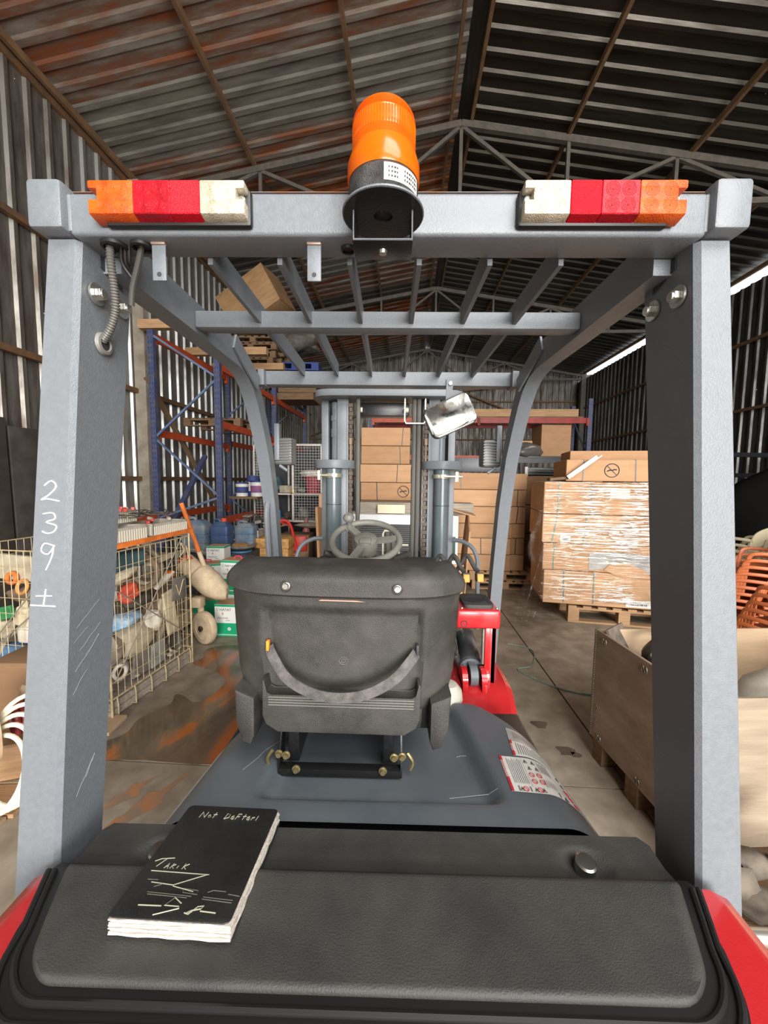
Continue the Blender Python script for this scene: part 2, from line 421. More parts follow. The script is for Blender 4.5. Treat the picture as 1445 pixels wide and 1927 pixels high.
hexa(bm, [(XRIDGE - .3, YF, ZRIDGE + .085), (XRIDGE, YF, ZRIDGE + .13), (XRIDGE, YB, ZRIDGE + .13), (XRIDGE - .3, YB, ZRIDGE + .085),
          (XRIDGE - .3, YF, ZRIDGE + .09), (XRIDGE, YF, ZRIDGE + .135), (XRIDGE, YB, ZRIDGE + .135), (XRIDGE - .3, YB, ZRIDGE + .09)])
hexa(bm, [(XRIDGE, YF, ZRIDGE + .13), (XRIDGE + .34, YF, ZRIDGE + .075), (XRIDGE + .34, YB, ZRIDGE + .075), (XRIDGE, YB, ZRIDGE + .13),
          (XRIDGE, YF, ZRIDGE + .135), (XRIDGE + .34, YF, ZRIDGE + .08), (XRIDGE + .34, YB, ZRIDGE + .08), (XRIDGE, YB, ZRIDGE + .135)])
ob('ridge_cap', bm, TIN_ROOF_R[1], ceiling)
for x in (-4.24, -2.44, -.8, .56, .87, 2.29, 4.05, 5.6, 6.95):
    bm = NB(); z = roof_z(x) - .03; box(bm, x - .022, x + .022, YF, YB, z - .085, z); ob('purlin', bm, purlin_mat, ceiling)

# roof trusses
def truss(n, y):
    t = struct('trim_%d' % n)
    zb = 5.74; zt = lambda x: roof_z(x) - .16
    for a, b in ((XL + .1, XRIDGE), (XRIDGE, XR - .1)):
        bm = NB(); bar(bm, (a, y, zt(a)), (b, y, zt(b)), .07, .09); ob('top_chord', bm, truss_mat, t)
    bm = NB(); bar(bm, (XL + .1, y, zb), (XR - .1, y, zb), .07, .08); ob('bottom_chord', bm, truss_mat, t)
    tops = [-3.9, -2.344, -.8, XRIDGE, 2.29, 3.835, 5.4, 6.7]
    for x in tops:
        bm = NB(); bar(bm, (x, y, zb), (x, y, zt(x)), .05, .05); ob('web_bar', bm, truss_mat, t)
    for x in (-2.344, XRIDGE, 3.835):
        for s in (-1, 1):
            bm = NB(); bar(bm, (x, y, zt(x) - .03), (x + s * 1.53, y, zb), .05, .05); ob('web_bar', bm, truss_mat, t)
truss(1, -3.6); truss(2, 1.3); truss(3, 6.25); truss(4, 11.2); truss(5, 16.2)
# wind bracing under the back gable
for i, (a, b) in enumerate((((-4.2, 16.7, 3.5), (2.0, 16.7, 6.2)), ((6.9, 16.7, 3.5), (.2, 16.7, 6.2)), ((-1, 16.6, 5.0), (4.2, 16.6, 5.6)))):
    bm = NB(); bar(bm, a, b, .06, .06); o = ob('trim_%d' % (6 + i), bm, girt_mat); o.rotation_euler = (0, 0, BY); o['kind'] = 'structure'
# ---------------------------------------------------------------- the forklift (truck coordinates, x mirrored about 0)
FK = thing('forklift', 'red and grey forklift truck with an overhead guard seen from behind', 'forklift', (-.015, 0, 0))
def fp(name, bm, m, parent=None, **k): return ob(name, bm, m, parent or FK, **k)

# counterweight: rounded red casting
def cw_outline(hw, yf, yr, r, n=8):
    pts = [(hw, yf), (hw, yr + r)]
    pts += [(hw - r + r * math.cos(-a), yr + r + r * math.sin(-a)) for a in [PI / 2 * k / n for k in range(1, n + 1)]]
    pts += [(-x, y) for x, y in reversed(pts)]
    return pts
bm = NB(); rings = []
for z, hw, yr, r in ((.28, .52, .16, .16), (.36, .555, .13, .18), (.85, .565, .13, .20), (.97, .555, .15, .20), (1.015, .54, .18, .19), (1.03, .51, .22, .17)):
    rings.append([bm.verts.new((x, y, z)) for x, y in cw_outline(hw, .548 if z > 1.0 else .56, yr, r)])
for A, B in zip(rings, rings[1:]):
    for k in range(len(A)): bm.faces.new((A[k], A[(k + 1) % len(A)], B[(k + 1) % len(A)], B[k]))
bm.faces.new(rings[0][::-1]); bm.faces.new(rings[-1])
cwt = fp('counterweight', bm, red_paint, ang=50)
bm = NB(); box(bm, -.44, .44, .57, 1.2, .3, .9, .01); fp('engine_bay_panel', bm, black_paint)

# black rubber seal and the plastic rear cover with its stepped strip
def cover_w(y):
    t = max(0, min(1, (y - .405) / (.548 - .405)))
    return .420 + (.487 - .420) * t ** .9
def cov_outline(off, y0=.405, y1=.553, r=.045):
    n = 8; R_ = []; rear = off * 2.2
    w0 = cover_w(y0) + off
    for k in range(n + 1):
        a = PI / 2 * k / n
        R_.append((w0 - r + r * math.sin(a) + (cover_w(y0 + r * (1 - math.cos(a))) - cover_w(y0)), y0 - rear + (r + rear - off) * (1 - math.cos(a))))
    for k in range(1, 7):
        y = y0 + r + (y1 - .012 - y0 - r) * k / 6; R_.append((cover_w(y) + off, y))
    R_.append((cover_w(y1) + off - .012, y1 + min(off, .004)))
    return R_ + [(-x, y) for x, y in reversed(R_)]
bm = NB(); prism(bm, cov_outline(.019), 1.0, 1.036, bev=.004); seal = fp('rubber_seal', bm, black_rubber)
bm = NB()
for off in (.006, .015):
    o_ = cov_outline(off); h_ = len(o_) // 2; tube(bm, [(x, y, 1.037) for x, y in (o_[h_:] + o_[:h_])[1:-1]], .0046, 8)
fp('seal_bead', bm, black_rubber, seal)
bm = NB()
NX, NY = 60, 40
def cov_xy(u, v):
    y = .405 + (.553 - .405) * v; w = cover_w(y)
    if y < .45:
        q = (.45 - y) / .045; w = cover_w(y) - .045 + .045 * math.sqrt(max(0, 1 - q * q))
    x = (u * 2 - 1) * w
    e = min(w - abs(x), (y - .405) * 1.2 + .001, (.553 - y) * 1.6 + .001)
    z = 1.043 - .010 * (1 - min(1, e / .012)) ** 2
    if e < .002: z -= .008
    return (x, y, z)
grid(bm, NX, NY, cov_xy)
fp('rear_cover', bm, black_plastic, ang=60)
bm = NB()
def strip_xy(u, v):
    y = .540 + (.655 - .540) * v; w = .487
    x = (u * 2 - 1) * (w - .02 * max(0, v - .8) * 5)
    z = 1.026 - .012 * min(1, v * 2.2) + .006 * max(0, v - .5)
    if v > .93: z -= .03 * ((v - .93) / .07) ** 2
    for cx in (-.357, .357):                          # dished pockets round the two bolt heads
        d = math.hypot((x - cx) / 1.25, y - .592)
        if d < .036: z -= .011 * (1 - (d / .036) ** 4)
    return (x, y, z)
grid(bm, 110, 30, strip_xy)
fp('rear_cover_strip', bm, black_plastic, ang=60)
for cx in (-.357, .357):
    bm = NB(); lathe(bm, [(0, .014), (.0135, .0135), (.0165, .011), (.0165, -.02)], 24, TR((cx, .594, 1.012), 8, 0, 0))
    fp('cover_bolt', bm, steel)

for o_ in [o_ for o_ in FK.children if o_.name.split('.')[0] in ('rubber_seal', 'rear_cover', 'rear_cover_strip', 'cover_bolt')]: o_.location.x -= .010

# hood: one shaped panel with a sunk middle under the seat
def hood_w(y):
    if y < 1.0: return .492 - .03 * (y - .69) / .31
    q = (y - 1.0) / .235
    return .462 - .15 * q * q
def hood_z(x, y):
    w = hood_w(y); z = .957 - .035 * max(0, y - .75)
    e = w - abs(x)
    z -= .085 * max(0, 1 - e / .11) ** 2
    rw = .288 - .045 * max(0, (y - .78) / .33)
    dx = max(0, min(1, (rw - abs(x)) / .045)); dy = max(0, min(1, (y - .772) / .045))
    s = lambda t: t * t * (3 - 2 * t)
    z -= .034 * s(dx) * s(dy)
    fy = max(0, (y - 1.16) / .075)
    z -= .045 * fy * fy
    return z
bm = NB()
grid(bm, 90, 60, lambda u, v: ((u * 2 - 1) * hood_w(.722 + .513 * v), .722 + .513 * v, hood_z((u * 2 - 1) * hood_w(.722 + .513 * v), .722 + .513 * v)))
hood = fp('hood', bm, hood_paint, ang=60)
hp = [(s * hood_w(y), y, hood_z(hood_w(y), y) - .004) for s, rr in ((-1, 1),) for y in [.722 + .513 * k / 24 for k in range(25)]]
for s in (-1, 1):
    bm = NB(); tube(bm, [(s * hood_w(y) , y, hood_z(hood_w(y), y) - .003) for y in [.722 + .508 * k / 24 for k in range(25)]], .006, 6)
    fp('hood_edge_trim', bm, mat('edge_trim', (.30, .29, .26), .5), hood)
bm = NB()
for s in (-1, 1):
    for k in range(24):
        y0 = .722 + .513 * k / 24; y1 = .722 + .513 * (k + 1) / 24
        add(bm, [(s * hood_w(y0), y0, hood_z(hood_w(y0), y0)), (s * hood_w(y1), y1, hood_z(hood_w(y1), y1)), (s * (hood_w(y1) - .02), y1, .55), (s * (hood_w(y0) - .02), y0, .55)], [(0, 1, 2, 3)])
fp('side_panel', bm, hood_paint)
bm = NB(); add(bm, [(-.48, .73, .935), (.48, .73, .935), (.48, .70, .55), (-.48, .70, .55)], [(0, 1, 2, 3)]); fp('rear_bulkhead', bm, black_paint)

bm = NB()
for pts_ in ([(-.33, .86), (-.31, .90), (-.30, .93), (-.27, .975)], [(-.36, 1.02), (-.345, 1.05), (-.335, 1.09)], [(.20, .97), (.21, .975), (.225, .972)], [(.16, .83), (.25, .835), (.27, .83)]):
    tube(bm, [(x, y, hood_z(x, y) + .0004) for x, y in pts_], .0009, 4)
fp('hood_scratch', bm, mat('scratch', (.26, .28, .30), .6), hood)['kind'] = 'stuff'
# warning decals on the hood's right shoulder
def decal(name, quad, m, lift=.0012, nu=14, nv=10):
    bm = NB()
    (a, b, c, d) = [Vector((*q, 0)) for q in quad]
    def f(u, v):
        p = (a * (1 - u) + b * u) * (1 - v) + (d * (1 - u) + c * u) * v
        return (p.x, p.y, hood_z(p.x, p.y) + lift)
    grid(bm, nu, nv, f)
    return fp(name, bm, m, hood, ang=80)
def qpt(quad, u, v, lift=.002):
    (a, b, c, d) = [Vector((*q, 0)) for q in quad]
    p = (a * (1 - u) + b * u) * (1 - v) + (d * (1 - u) + c * u) * v
    return Vector((p.x, p.y, hood_z(p.x, p.y) + lift))
Q1 = [(.297, .815), (.470, .800), (.468, .915), (.300, .932)]
Q2 = [(.338, .934), (.466, .918), (.454, 1.035), (.352, 1.052)]
decal('warning_decal', Q1, white_print)
decal('instruction_decal', [Q2[0], Q2[1], tuple((Vector(Q2[1]) + Vector(Q2[2])) / 2), tuple((Vector(Q2[0]) + Vector(Q2[3])) / 2)], white_print)
decal('plate_decal', [tuple((Vector(Q2[0]) + Vector(Q2[3])) / 2), tuple((Vector(Q2[1]) + Vector(Q2[2])) / 2), Q2[2], Q2[3]], silver_print)
def patch(bm, Q, u0, u1, v0, v1, lift=.0022, n=4):
    V = [[bm.verts.new(qpt(Q, u0 + (u1 - u0) * i / n, v0 + (v1 - v0) * j / n, lift)) for j in range(n + 1)] for i in range(n + 1)]
    for i in range(n):
        for j in range(n): bm.faces.new((V[i][j], V[i + 1][j], V[i + 1][j + 1], V[i][j + 1]))
bm = NB()
patch(bm, Q1, 0, .035, .0, .38); patch(bm, Q1, 0, .035, .86, 1.0)
for k in range(14): patch(bm, Q1, 0, .03, .40 + k * .033, .415 + k * .033, n=1)
fp('decal_red_band', bm, red_ink, hood)['kind'] = 'stuff'
bm = NB(); patch(bm, Q2, 0, .05, 0, .16); patch(bm, Q2, 0, .05, .4, .52)
for k in range(12): patch(bm, Q2, 0, .04, .17 + k * .018, .178 + k * .018, n=1)
fp('decal_red_band', bm, red_ink, hood)['kind'] = 'stuff'
bm = NB()
for k in range(8): patch(bm, Q1, .085 + .026 * k, .092 + .026 * k, .22, .93 - .03 * (k % 3), n=3)
for k in range(7): patch(bm, Q1, .52 + .022 * k, .527 + .022 * k, .6, .95 - .04 * (k % 2), n=2)
for k in range(5): patch(bm, Q1, .50 + .03 * k, .506 + .03 * k, .2, .4, n=2)
for k in range(17): patch(bm, Q2, .12 + .047 * k, .132 + .047 * k, .06, .45 - .02 * (k % 4), n=2)
for k in range(16): patch(bm, Q2, .14 + .045 * k, .150 + .045 * k, .6 + .02 * (k % 3), .88, n=2)
for u in (.105, .255, .62, .90): patch(bm, Q1, u, u + .018, .02, .15, n=2)
for u in (.30, .49, .74): patch(bm, Q1, u, u + .003, .16, .98, n=4)
fp('decal_text_line', bm, grey_ink, hood)['kind'] = 'stuff'
bm = NB()
def ring(cu, cv, ru, rv, w=.0007):
    tube(bm, [qpt(Q1, cu + ru * math.cos(a), cv + rv * math.sin(a)) for a in [2 * PI * k / 14 for k in range(14)]], w, 5, closed=True)
    tube(bm, [qpt(Q1, cu - ru * .7, cv + rv * .7), qpt(Q1, cu + ru * .7, cv - rv * .7)], w, 5)
for cu, cv in ((.36, .48), (.36, .3), (.46, .48), (.46, .3), (.80, .40), (.82, .26), (.85, .12), (.20, .08), (.38, .08)): ring(cu, cv, .032, .06)
fp('prohibition_sign', bm, red_ink, hood)['kind'] = 'stuff'
bm = NB()
for cu, cv in ((.35, .88), (.45, .86), (.37, .68), (.47, .68), (.80, .62), (.79, .82), (.15, .08), (.33, .08), (.43, .08), (.70, .07)):
    tube(bm, [qpt(Q1, cu - .022, cv - .05), qpt(Q1, cu + .022, cv - .05), qpt(Q1, cu, cv + .05)], .0007, 5, closed=True)
    patch(bm, Q1, cu - .006, cu + .008, cv - .03, cv + .01, .0026, n=1)
fp('warning_triangle', bm, black_ink, hood)['kind'] = 'stuff'

# overhead guard -------------------------------------------------------------
def leg_pts(s):
    # (outer x, inner x, rear y, front y) at top and bottom
    T, B = (.507, .456, .600, .716), ((.592, .519, .572, .672) if s > 0 else (.602, .529, .572, .672))
    return T, B
def post(s):
    T, B = leg_pts(s); bm = NB(); c = .007
    def sec(q, z):
        xo, xi, yr, yf = q
        P = [(xi, yr + c), (xi + c, yr), (xo - .004, yr), (xo, yr + .004), (xo, yf), (xi, yf)]
        return [bm.verts.new((s * x, y, z)) for x, y in P]
    zs = [2.003, .96]; A = sec(T, 2.003); Bt = sec(B, .96); ext = 1
    C_ = sec((B[0] + .016, B[1] + .012, B[2] - .006, B[3] - .009), .76)
    n = len(A)
    for P_, Q_ in ((A, Bt), (Bt, C_)):
        for k in range(n): bm.faces.new((P_[k], P_[(k + 1) % n], Q_[(k + 1) % n], Q_[k]))
    bm.faces.new(A); bm.faces.new(C_[::-1])
    return bm
posts = {}
for s in (-1, 1): posts[s] = fp('rear_post', post(s), grey_paint, ang=20)
# dark notch cut in the head of each post
for s in (-1, 1):
    bm = NB(); prism(bm, [(.640, 2.003), (.640, 1.985), (.690, 1.968), (.690, 1.977), (.672, 1.986), (.668, 2.003)], s * .4562, s * .4558 - s * .001,
                     Matrix(((0, 0, 1, 0), (1, 0, 0, 0), (0, 1, 0, 0), (0, 0, 0, 1)))); fp('post_notch', bm, black_ink, posts[s], smooth=False)
# bolts with washers on the inner faces
def bolt(p, ax, parent, rw=.0165, rh=.0095, name='guard_bolt'):
    rot = Vector((0, 0, 1)).rotation_difference(Vector(ax)).to_matrix().to_4x4(); M = Matrix.Translation(p) @ rot
    bm = NB(); lathe(bm, [(0, .003), (rw, .003), (rw, 0), (0, 0)], 24, M)
    prism(bm, [(rh * math.cos(k * PI / 3), rh * math.sin(k * PI / 3)) for k in range(6)], .003, .012, M, bev=.001)
    lathe(bm, [(0, .0145), (rh * .72, .0145), (rh * .78, .012)], 16, M)
    return ob(name, bm, zinc, parent, ang=20)
for s in (-1, 1):
    for y, z in ((.632, 1.939), (.690, 1.942)): bolt((s * .4585, y, z), (-s, 0, 0), posts[s])
# chalk figures on the left post: 2 3 9 and a plus over a bar
T, B = leg_pts(-1)
def postpt(u, z):   # u across the rear face from outer (0) to inner (1)
    t = (2.003 - z) / (2.003 - .96)
    xo = T[0] + (B[0] - T[0]) * t; xi = T[1] + (B[1] - T[1]) * t; y = T[2] + (B[2] - T[2]) * t
    return (-(xo + (xi - xo) * u), y - .0005, z)
bm = NB()
def chalks(z, h, P):
    for poly in P: tube(bm, [postpt(a, z + b * h) for a, b in catmull([(x, y, 0) for x, y in poly], 4)] if False else [postpt(q.x, z + q.y * h) for q in catmull([(x, y, 0) for x, y in poly], 4)], .0011, 5)
chalks(1.612, .030, [[(.30, .75), (.48, 1), (.62, .72), (.45, .3), (.24, .02), (.40, .06), (.72, -.05)]])
chalks(1.560, .032, [[(.30, .95), (.56, 1), (.62, .72), (.40, .55), (.66, .38), (.60, .08), (.42, 0), (.30, .1)]])
chalks(1.502, .042, [[(.62, .92), (.38, 1), (.30, .72), (.48, .6), (.64, .92)], [(.62, .95), (.58, .5), (.44, 0)]])
chalks(1.444, .026, [[(.22, .62), (.62, .64)], [(.46, 1.05), (.42, .05)], [(.08, .05), (.72, .0)]])
fp('chalk_figure', bm, chalk, posts[-1])
# scuffs low on the left post
bm = NB()
for y, z, dy, dz in ((.605, 1.40, .05, .035), (.600, 1.375, .03, .02), (.612, 1.36, .045, .03), (.604, 1.325, .05, .045), (.625, 1.345, .03, .025), (.60, 1.29, .03, .03), (.63, 1.12, .02, .03), (.61, 1.10, .04, .05)):
    pts_ = []
    for q in range(5):
        zz_ = z + dz * q / 4 + RND.uniform(-.002, .002); t_ = (2.003 - zz_) / (2.003 - .96); pts_.append((-(.456 + (.529 - .456) * t_) + .0003, y + dy * q / 4, zz_))
    tube(bm, pts_, RND.uniform(.0002, .0004), 4)
fp('paint_scuff', bm, mat('scuff', (.24, .245, .25), .7), posts[-1])['kind'] = 'stuff'
# rear beam, end caps, side rails, bars
bm = NB(); box(bm, -.462, .462, .589, .650, 2.003, 2.062, .006, 3); beam = fp('rear_beam', bm, grey_paint)
for s in (-1, 1):
    bm = NB(); box(bm, s * .462, s * .513, .576, .662, 2.006, 2.073, .006, 2)
    fp('beam_end_cap', bm, grey_paint, beam)
bm = NB()
for s in (-1, 1): box(bm, s * .457, s * .466, .5885, .6505, 2.008, 2.06, .003)
fp('weld_bead', bm, grey_paint, beam)
bm = NB(); box(bm, -.455, .455, .5895, .6505, 2.0621, 2.0626)
fp('rust_line', bm, mat('bare_rust', (.30, .13, .06), .8, 0, (.22, .22, .22), 20), beam)
def rail(s):
    bm = NB(); xs_ = (.428, .472)
    path = [(.650, 2.013), (.9, 2.010), (1.14, 2.006), (1.21, 1.992), (1.265, 1.962), (1.315, 1.91), (1.37, 1.83), (1.425, 1.74), (1.49, 1.56), (1.545, 1.30), (1.585, 1.05), (1.61, .88)]
    wd = [.068, .068, .066, .062, .06, .058, .056, .054, .052, .050, .050, .050]
    P = [Vector((0, y, z)) for y, z in path]; rings = []
    for i, p in enumerate(P):
        d = (P[min(i + 1, len(P) - 1)] - P[max(i - 1, 0)]).normalized(); nrm = Vector((0, -d.z, d.y)) * wd[i] / 2
        ring = []
        for x, sg in ((xs_[0], -1), (xs_[1], -1), (xs_[1], 1), (xs_[0], 1)):
            q = p + nrm * sg; ring.append(bm.verts.new((s * x, q.y, q.z)))
        rings.append(ring)
    for A, B_ in zip(rings, rings[1:]):
        for k in range(4): bm.faces.new((A[k], A[(k + 1) % 4], B_[(k + 1) % 4], B_[k]))
    bm.faces.new(rings[0]); bm.faces.new(rings[-1][::-1])
    return bm
for s in (-1, 1):
    r = fp('side_rail', rail(s), grey_paint, ang=30)
    bm = NB(); bar(bm, (s * .425, 1.10, 2.03), (s * .418, 1.27, 1.955), .006, .045); fp('rail_gusset', bm, grey_paint, r)
    bm = NB(); hexa(bm, [(s * .41, 1.30, 1.96), (s * .43, 1.30, 1.96), (s * .43, 1.36, 1.96), (s * .41, 1.36, 1.96), (s * .41, 1.30, 2.01), (s * .43, 1.30, 2.01), (s * .43, 1.36, 2.01), (s * .41, 1.36, 2.01)]); fp('rail_gusset', bm, grey_paint, r)
bm = NB(); box(bm, -.428, .428, .885, .925, 1.985, 2.022, .004); fp('roof_cross_bar', bm, grey_paint)
bm = NB(); box(bm, -.428, .428, 1.325, 1.375, 1.966, 2.012, .004); fp('roof_cross_bar', bm, grey_paint)
for x in (-.282, -.169, -.056, .056, .169, .282):
    bm = NB(); box(bm, x - .004, x + .004, .650, 1.327, 1.994, 2.036); fp('roof_bar', bm, dark_paint)
# hanging tabs, cable holes, corrugated conduit
for x in (-.341, -.105):
    bm = NB(); box(bm, x - .0105, x + .0105, .607, .610, 1.948, 2.004, .0012); t = fp('bracket_tab', bm, grey_paint)
    bm = NB(); cyl(bm, (x, .6065, 1.957), (x, .6105, 1.957), .0035, seg=14); fp('tab_hole', bm, black_ink, t)
    bm = NB(); box(bm, x - .011, x + .011, .604, .613, 1.999, 2.004, .002); fp('weld_bead', bm, mat('weld', (.26, .19, .15), .5, .3), t)
for x, y, rr in ((-.412, .614, .019), (-.370, .614, .016), (-.055, .620, .011)):
    bm = NB(); lathe(bm, [(rr, 0), (rr, -.005), (rr * .78, -.006), (rr * .72, .01)], 24, TR((x, y, 2.003))); gr = fp('cable_grommet', bm, black_rubber)
    bm = NB(); lathe(bm, [(0, .0), (rr * .74, 0)], 20, TR((x, y, 2.0022))); fp('cable_hole', bm, black_ink, gr)
def ribbed(pts, r, pitch=.0042):
    P = catmull(pts, 24); L = [0]
    for a, b in zip(P, P[1:]): L.append(L[-1] + (b - a).length)
    out = []; rs = []; n = int(L[-1] / (pitch / 2)); j = 0
    for i in range(n + 1):
        d = L[-1] * i / n
        while j < len(L) - 2 and L[j + 1] < d: j += 1
        t = (d - L[j]) / max(1e-9, L[j + 1] - L[j]); out.append(P[j].lerp(P[j + 1], t)); rs.append(r if i % 2 else r * .78)
    return out, rs
pp, rs = ribbed([(-.418, .611, 2.006), (-.421, .616, 1.975), (-.424, .625, 1.945), (-.430, .634, 1.915), (-.444, .640, 1.888), (-.463, .648, 1.872)], .0062)
bm = NB(); tube(bm, pp, rs, 10); fp('cable_conduit', bm, mat('conduit', (.10, .095, .085), .42))
bm = NB(); tube(bm, catmull([(-.372, .616, 2.004), (-.384, .626, 1.985), (-.404, .640, 1.955), (-.414, .650, 1.93)], 8), .0045, 8); fp('cable', bm, mat('cable_grey', (.06, .058, .053), .5))
for k in range(3):
    bm = NB(); tube(bm, catmull([(-.405 + .006 * k, .617, 2.004), (-.412 + .006 * k, .628, 1.985), (-.405, .64, 1.968 + .01 * k)], 6), .0024, 6); fp('cable', bm, black_rubber)
bm = NB(); M = Matrix.Translation((-.4625, .650, 1.868)) @ Matrix.Rotation(PI / 2, 4, 'Y')
lathe(bm, [(.010, .002), (.012, .004), (.0165, .003), (.0185, -.002)], 24, M); gr = fp('post_grommet', bm, mat('grommet', (.16, .155, .14), .5), posts[-1])
bm = NB(); lathe(bm, [(0, .0012), (.0112, .0012)], 20, M); fp('grommet_hole', bm, black_ink, posts[-1])

# tail lamps: housing and four lens fields each ---------------------------------
def tail_lamp(s):
    t = None
    x_out, x_in = .413, .193
    W_ = x_out - x_in; z0, z1, yf, yb = 2.012, 2.060, .563, .5885
    bm = NB(); box(bm, s * (x_in - .004), s * (x_out - .012), .578, .590, 2.009, 2.059, .005); t = fp('tail_lamp', bm, black_rubber)
    segs = [('amber_lens', 0, .29, amber_lens), ('red_lens', .29, .525, red_lens), ('reflector', .525, .715, red_reflector), ('clear_lens', .715, 1, clear_lens)]
    for nm, a, b, m in segs:
        X0 = x_out - W_ * a; X1 = x_out - W_ * b
        bm = NB()
        zf0 = z0 + .004                                     # front face is shorter: the lower edge slopes back
        first, last = a == 0, b == 1
        y0, y1 = yf, .586
        sh = .006
        xa0, xb0 = X0, X1
        if first or last:
            # leave a notch for the fixing screw in the outer end
            zm = (z0 + z1) / 2 + .006; nh = .007; nd = .012
            def blk(xa, xb, za, zb, slope):
                hexa(bm, [(s * xa, y0 if not slope else y0, za if not slope else zf0), (s * xb, y0, za if not slope else zf0), (s * xb, y1, za), (s * xa, y1, za),
                          (s * xa, y0, zb), (s * xb, y0, zb), (s * xb, y1, zb), (s * xa, y1, zb)], .0022, 2)
            xe = X0 if first else X1; xi_ = X1 if first else X0; dx = -nd if first else nd
            blk(xe, xi_, z0, zm - nh, True); blk(xe, xi_, zm + nh, z1, False); blk(xe + dx, xi_, zm - nh - .003, zm + nh + .003, False)
        else:
            hexa(bm, [(s * X0, y0, zf0), (s * X1, y0, zf0), (s * X1, y1, z0), (s * X0, y1, z0), (s * X0, y0, z1), (s * X1, y0, z1), (s * X1, y1, z1), (s * X0, y1, z1)], .0012, 1)
        if nm != 'reflector':
            for i in range(2):
                for j in range(2):
                    fx = .3 + .42 * i if not (first or last) else (.36 + .4 * i)
                    xx = X0 + (X1 - X0) * (fx if not last else 1 - fx); zz = zf0 + .0115 + .0205 * j
                    for q in range(1, 6): tube(bm, [(s * xx + .0019 * q * math.cos(a), y0 + .0002, zz + .0019 * q * math.sin(a)) for a in [2 * PI * k / 20 for k in range(20)]], .00055, 4, closed=True)
                    cyl(bm, (s * xx, y0 + .001, zz), (s * xx, y0 - .0008, zz), .0009, seg=8)
        ob(nm, bm, m, t, ang=30)
    for x in (x_out - .008, x_in + .008):
        bm = NB(); lathe(bm, [(0, .004), (.005, .003), (.006, 0)], 14, Matrix.Translation((s * x, .5775, 2.042)) @ Matrix.Rotation(PI / 2, 4, 'X')); ob('lamp_screw', bm, zinc, t)
for s in (-1, 1): tail_lamp(s)

# beacon on its U bracket ---------------------------------------------------------
bx, by = .0, .542
bk = NB()
tube_w = .0022
box(bk, -.0395, -.0370, .530, .587, 1.963, 1.998, .0008); box(bk, .0370, .0395, .530, .587, 1.963, 1.998, .0008); box(bk, -.0395, .0395, .530, .575, 1.961, 1.9635, .0008)
bracket = fp('beacon_bracket', bk, black_paint)
bm = NB(); lathe(bm, [(.0125, 0), (.0525, 0), (.0525, .004), (.0125, .004), (.0125, 0)], 48, TR((bx, by, 1.998))); fp('beacon_plate', bm, black_paint, bracket)
bm = NB(); tube(bm, [(bx + .0525 * math.cos(a), by + .0525 * math.sin(a), 2.000) for a in [2 * PI * k / 48 for k in range(48)]], .0018, 5, closed=True)
fp('plate_rim', bm, grey_paint, bracket)
bm = NB(); tube(bm, [(-.0382, .5295, 1.998), (-.0382, .5295, 1.9623), (.0382, .5295, 1.9623), (.0382, .5295, 1.998)], .0012, 5); fp('bracket_edge', bm, grey_paint, bracket)
bm = NB(); lathe(bm, [(0, -.004), (.005, -.004), (.006, 0)], 14, TR((0, .553, 1.961))); fp('bracket_bolt', bm, zinc, bracket)
bm = NB(); lathe(bm, [(0, .036), (.0445, .036), (.0455, .032), (.0455, .006), (.043, 0), (0, 0)], 48, TR((bx, by, 2.002)))
bc = fp('beacon_base', bm, mat('beacon_black', (.02, .02, .02), .35, 0, (.05, .05, .05), 60, bump=.5, bscale=900))
prof = [(.0462, 2.034), (.0472, 2.038), (.0472, 2.054), (.0440, 2.064), (.0422, 2.070)]
z = 2.070
for k in range(9): prof += [(.0404, z + .0008), (.0416, z + .0024)]; z += .0028
prof = [q for q in prof if q[1] < 2.083]
prof += [(.0405, 2.085), (.0412, 2.087), (.0405, 2.100), (.0412, 2.102)]
for k in range(5): prof += [(.0392 - .0002 * k * k, 2.104 + .0026 * k), (.0410 - .00025 * k * k, 2.1053 + .0026 * k)]
prof += [(.0345, 2.1185), (.022, 2.122), (0, 2.1235)]
bm = NB(); lathe(bm, prof, 72, TR((bx, by, 0))); dome = fp('beacon_dome', bm, amber, ang=25)
bm = NB()
for k in range(72):
    a = 2 * PI * k / 72
    tube(bm, [(bx + .0408 * math.cos(a), by + .0408 * math.sin(a), 2.071), (bx + .0408 * math.cos(a), by + .0408 * math.sin(a), 2.103)], .00055, 4)
fp('dome_flute', bm, amber, dome)['kind'] = 'stuff'
bm = NB(); lathe(bm, [(0, 2.04), (.016, 2.04), (.016, 2.10), (.010, 2.112), (0, 2.114)], 24, TR((bx, by, 0))); fp('beacon_bulb', bm, mat('bulb_silver', (.9, .85, .7), .2, .3), dome)
# paper label wrapped round the base
bm = NB(); a0, a1 = D(-88), D(-20)
grid(bm, 20, 3, lambda u, v: (bx + .0458 * math.cos(a0 + (a1 - a0) * u), by + .0458 * math.sin(a0 + (a1 - a0) * u), 2.0115 + .020 * v))
fp('beacon_label', bm, mat('label_paper', (.50, .49, .45), .6), bc, ang=80)
bm = NB()
for r_ in range(3):
    for q in range(13):
        if q in (4, 5): continue
        a = a0 + (a1 - a0) * (.1 + .065 * q); zz = 2.0155 + .0050 * r_
        b_ = a + D(2.2 + (q * 7 + r_ * 3) % 3 * .6)
        vs = [(bx + .0464 * math.cos(t), by + .0464 * math.sin(t), z_) for t, z_ in ((a, zz), (b_, zz), (b_, zz + .002), (a, zz + .002))]
        add(bm, vs, [(0, 1, 2, 3)])
fp('label_print', bm, black_ink, bc, smooth=False)['kind'] = 'stuff'
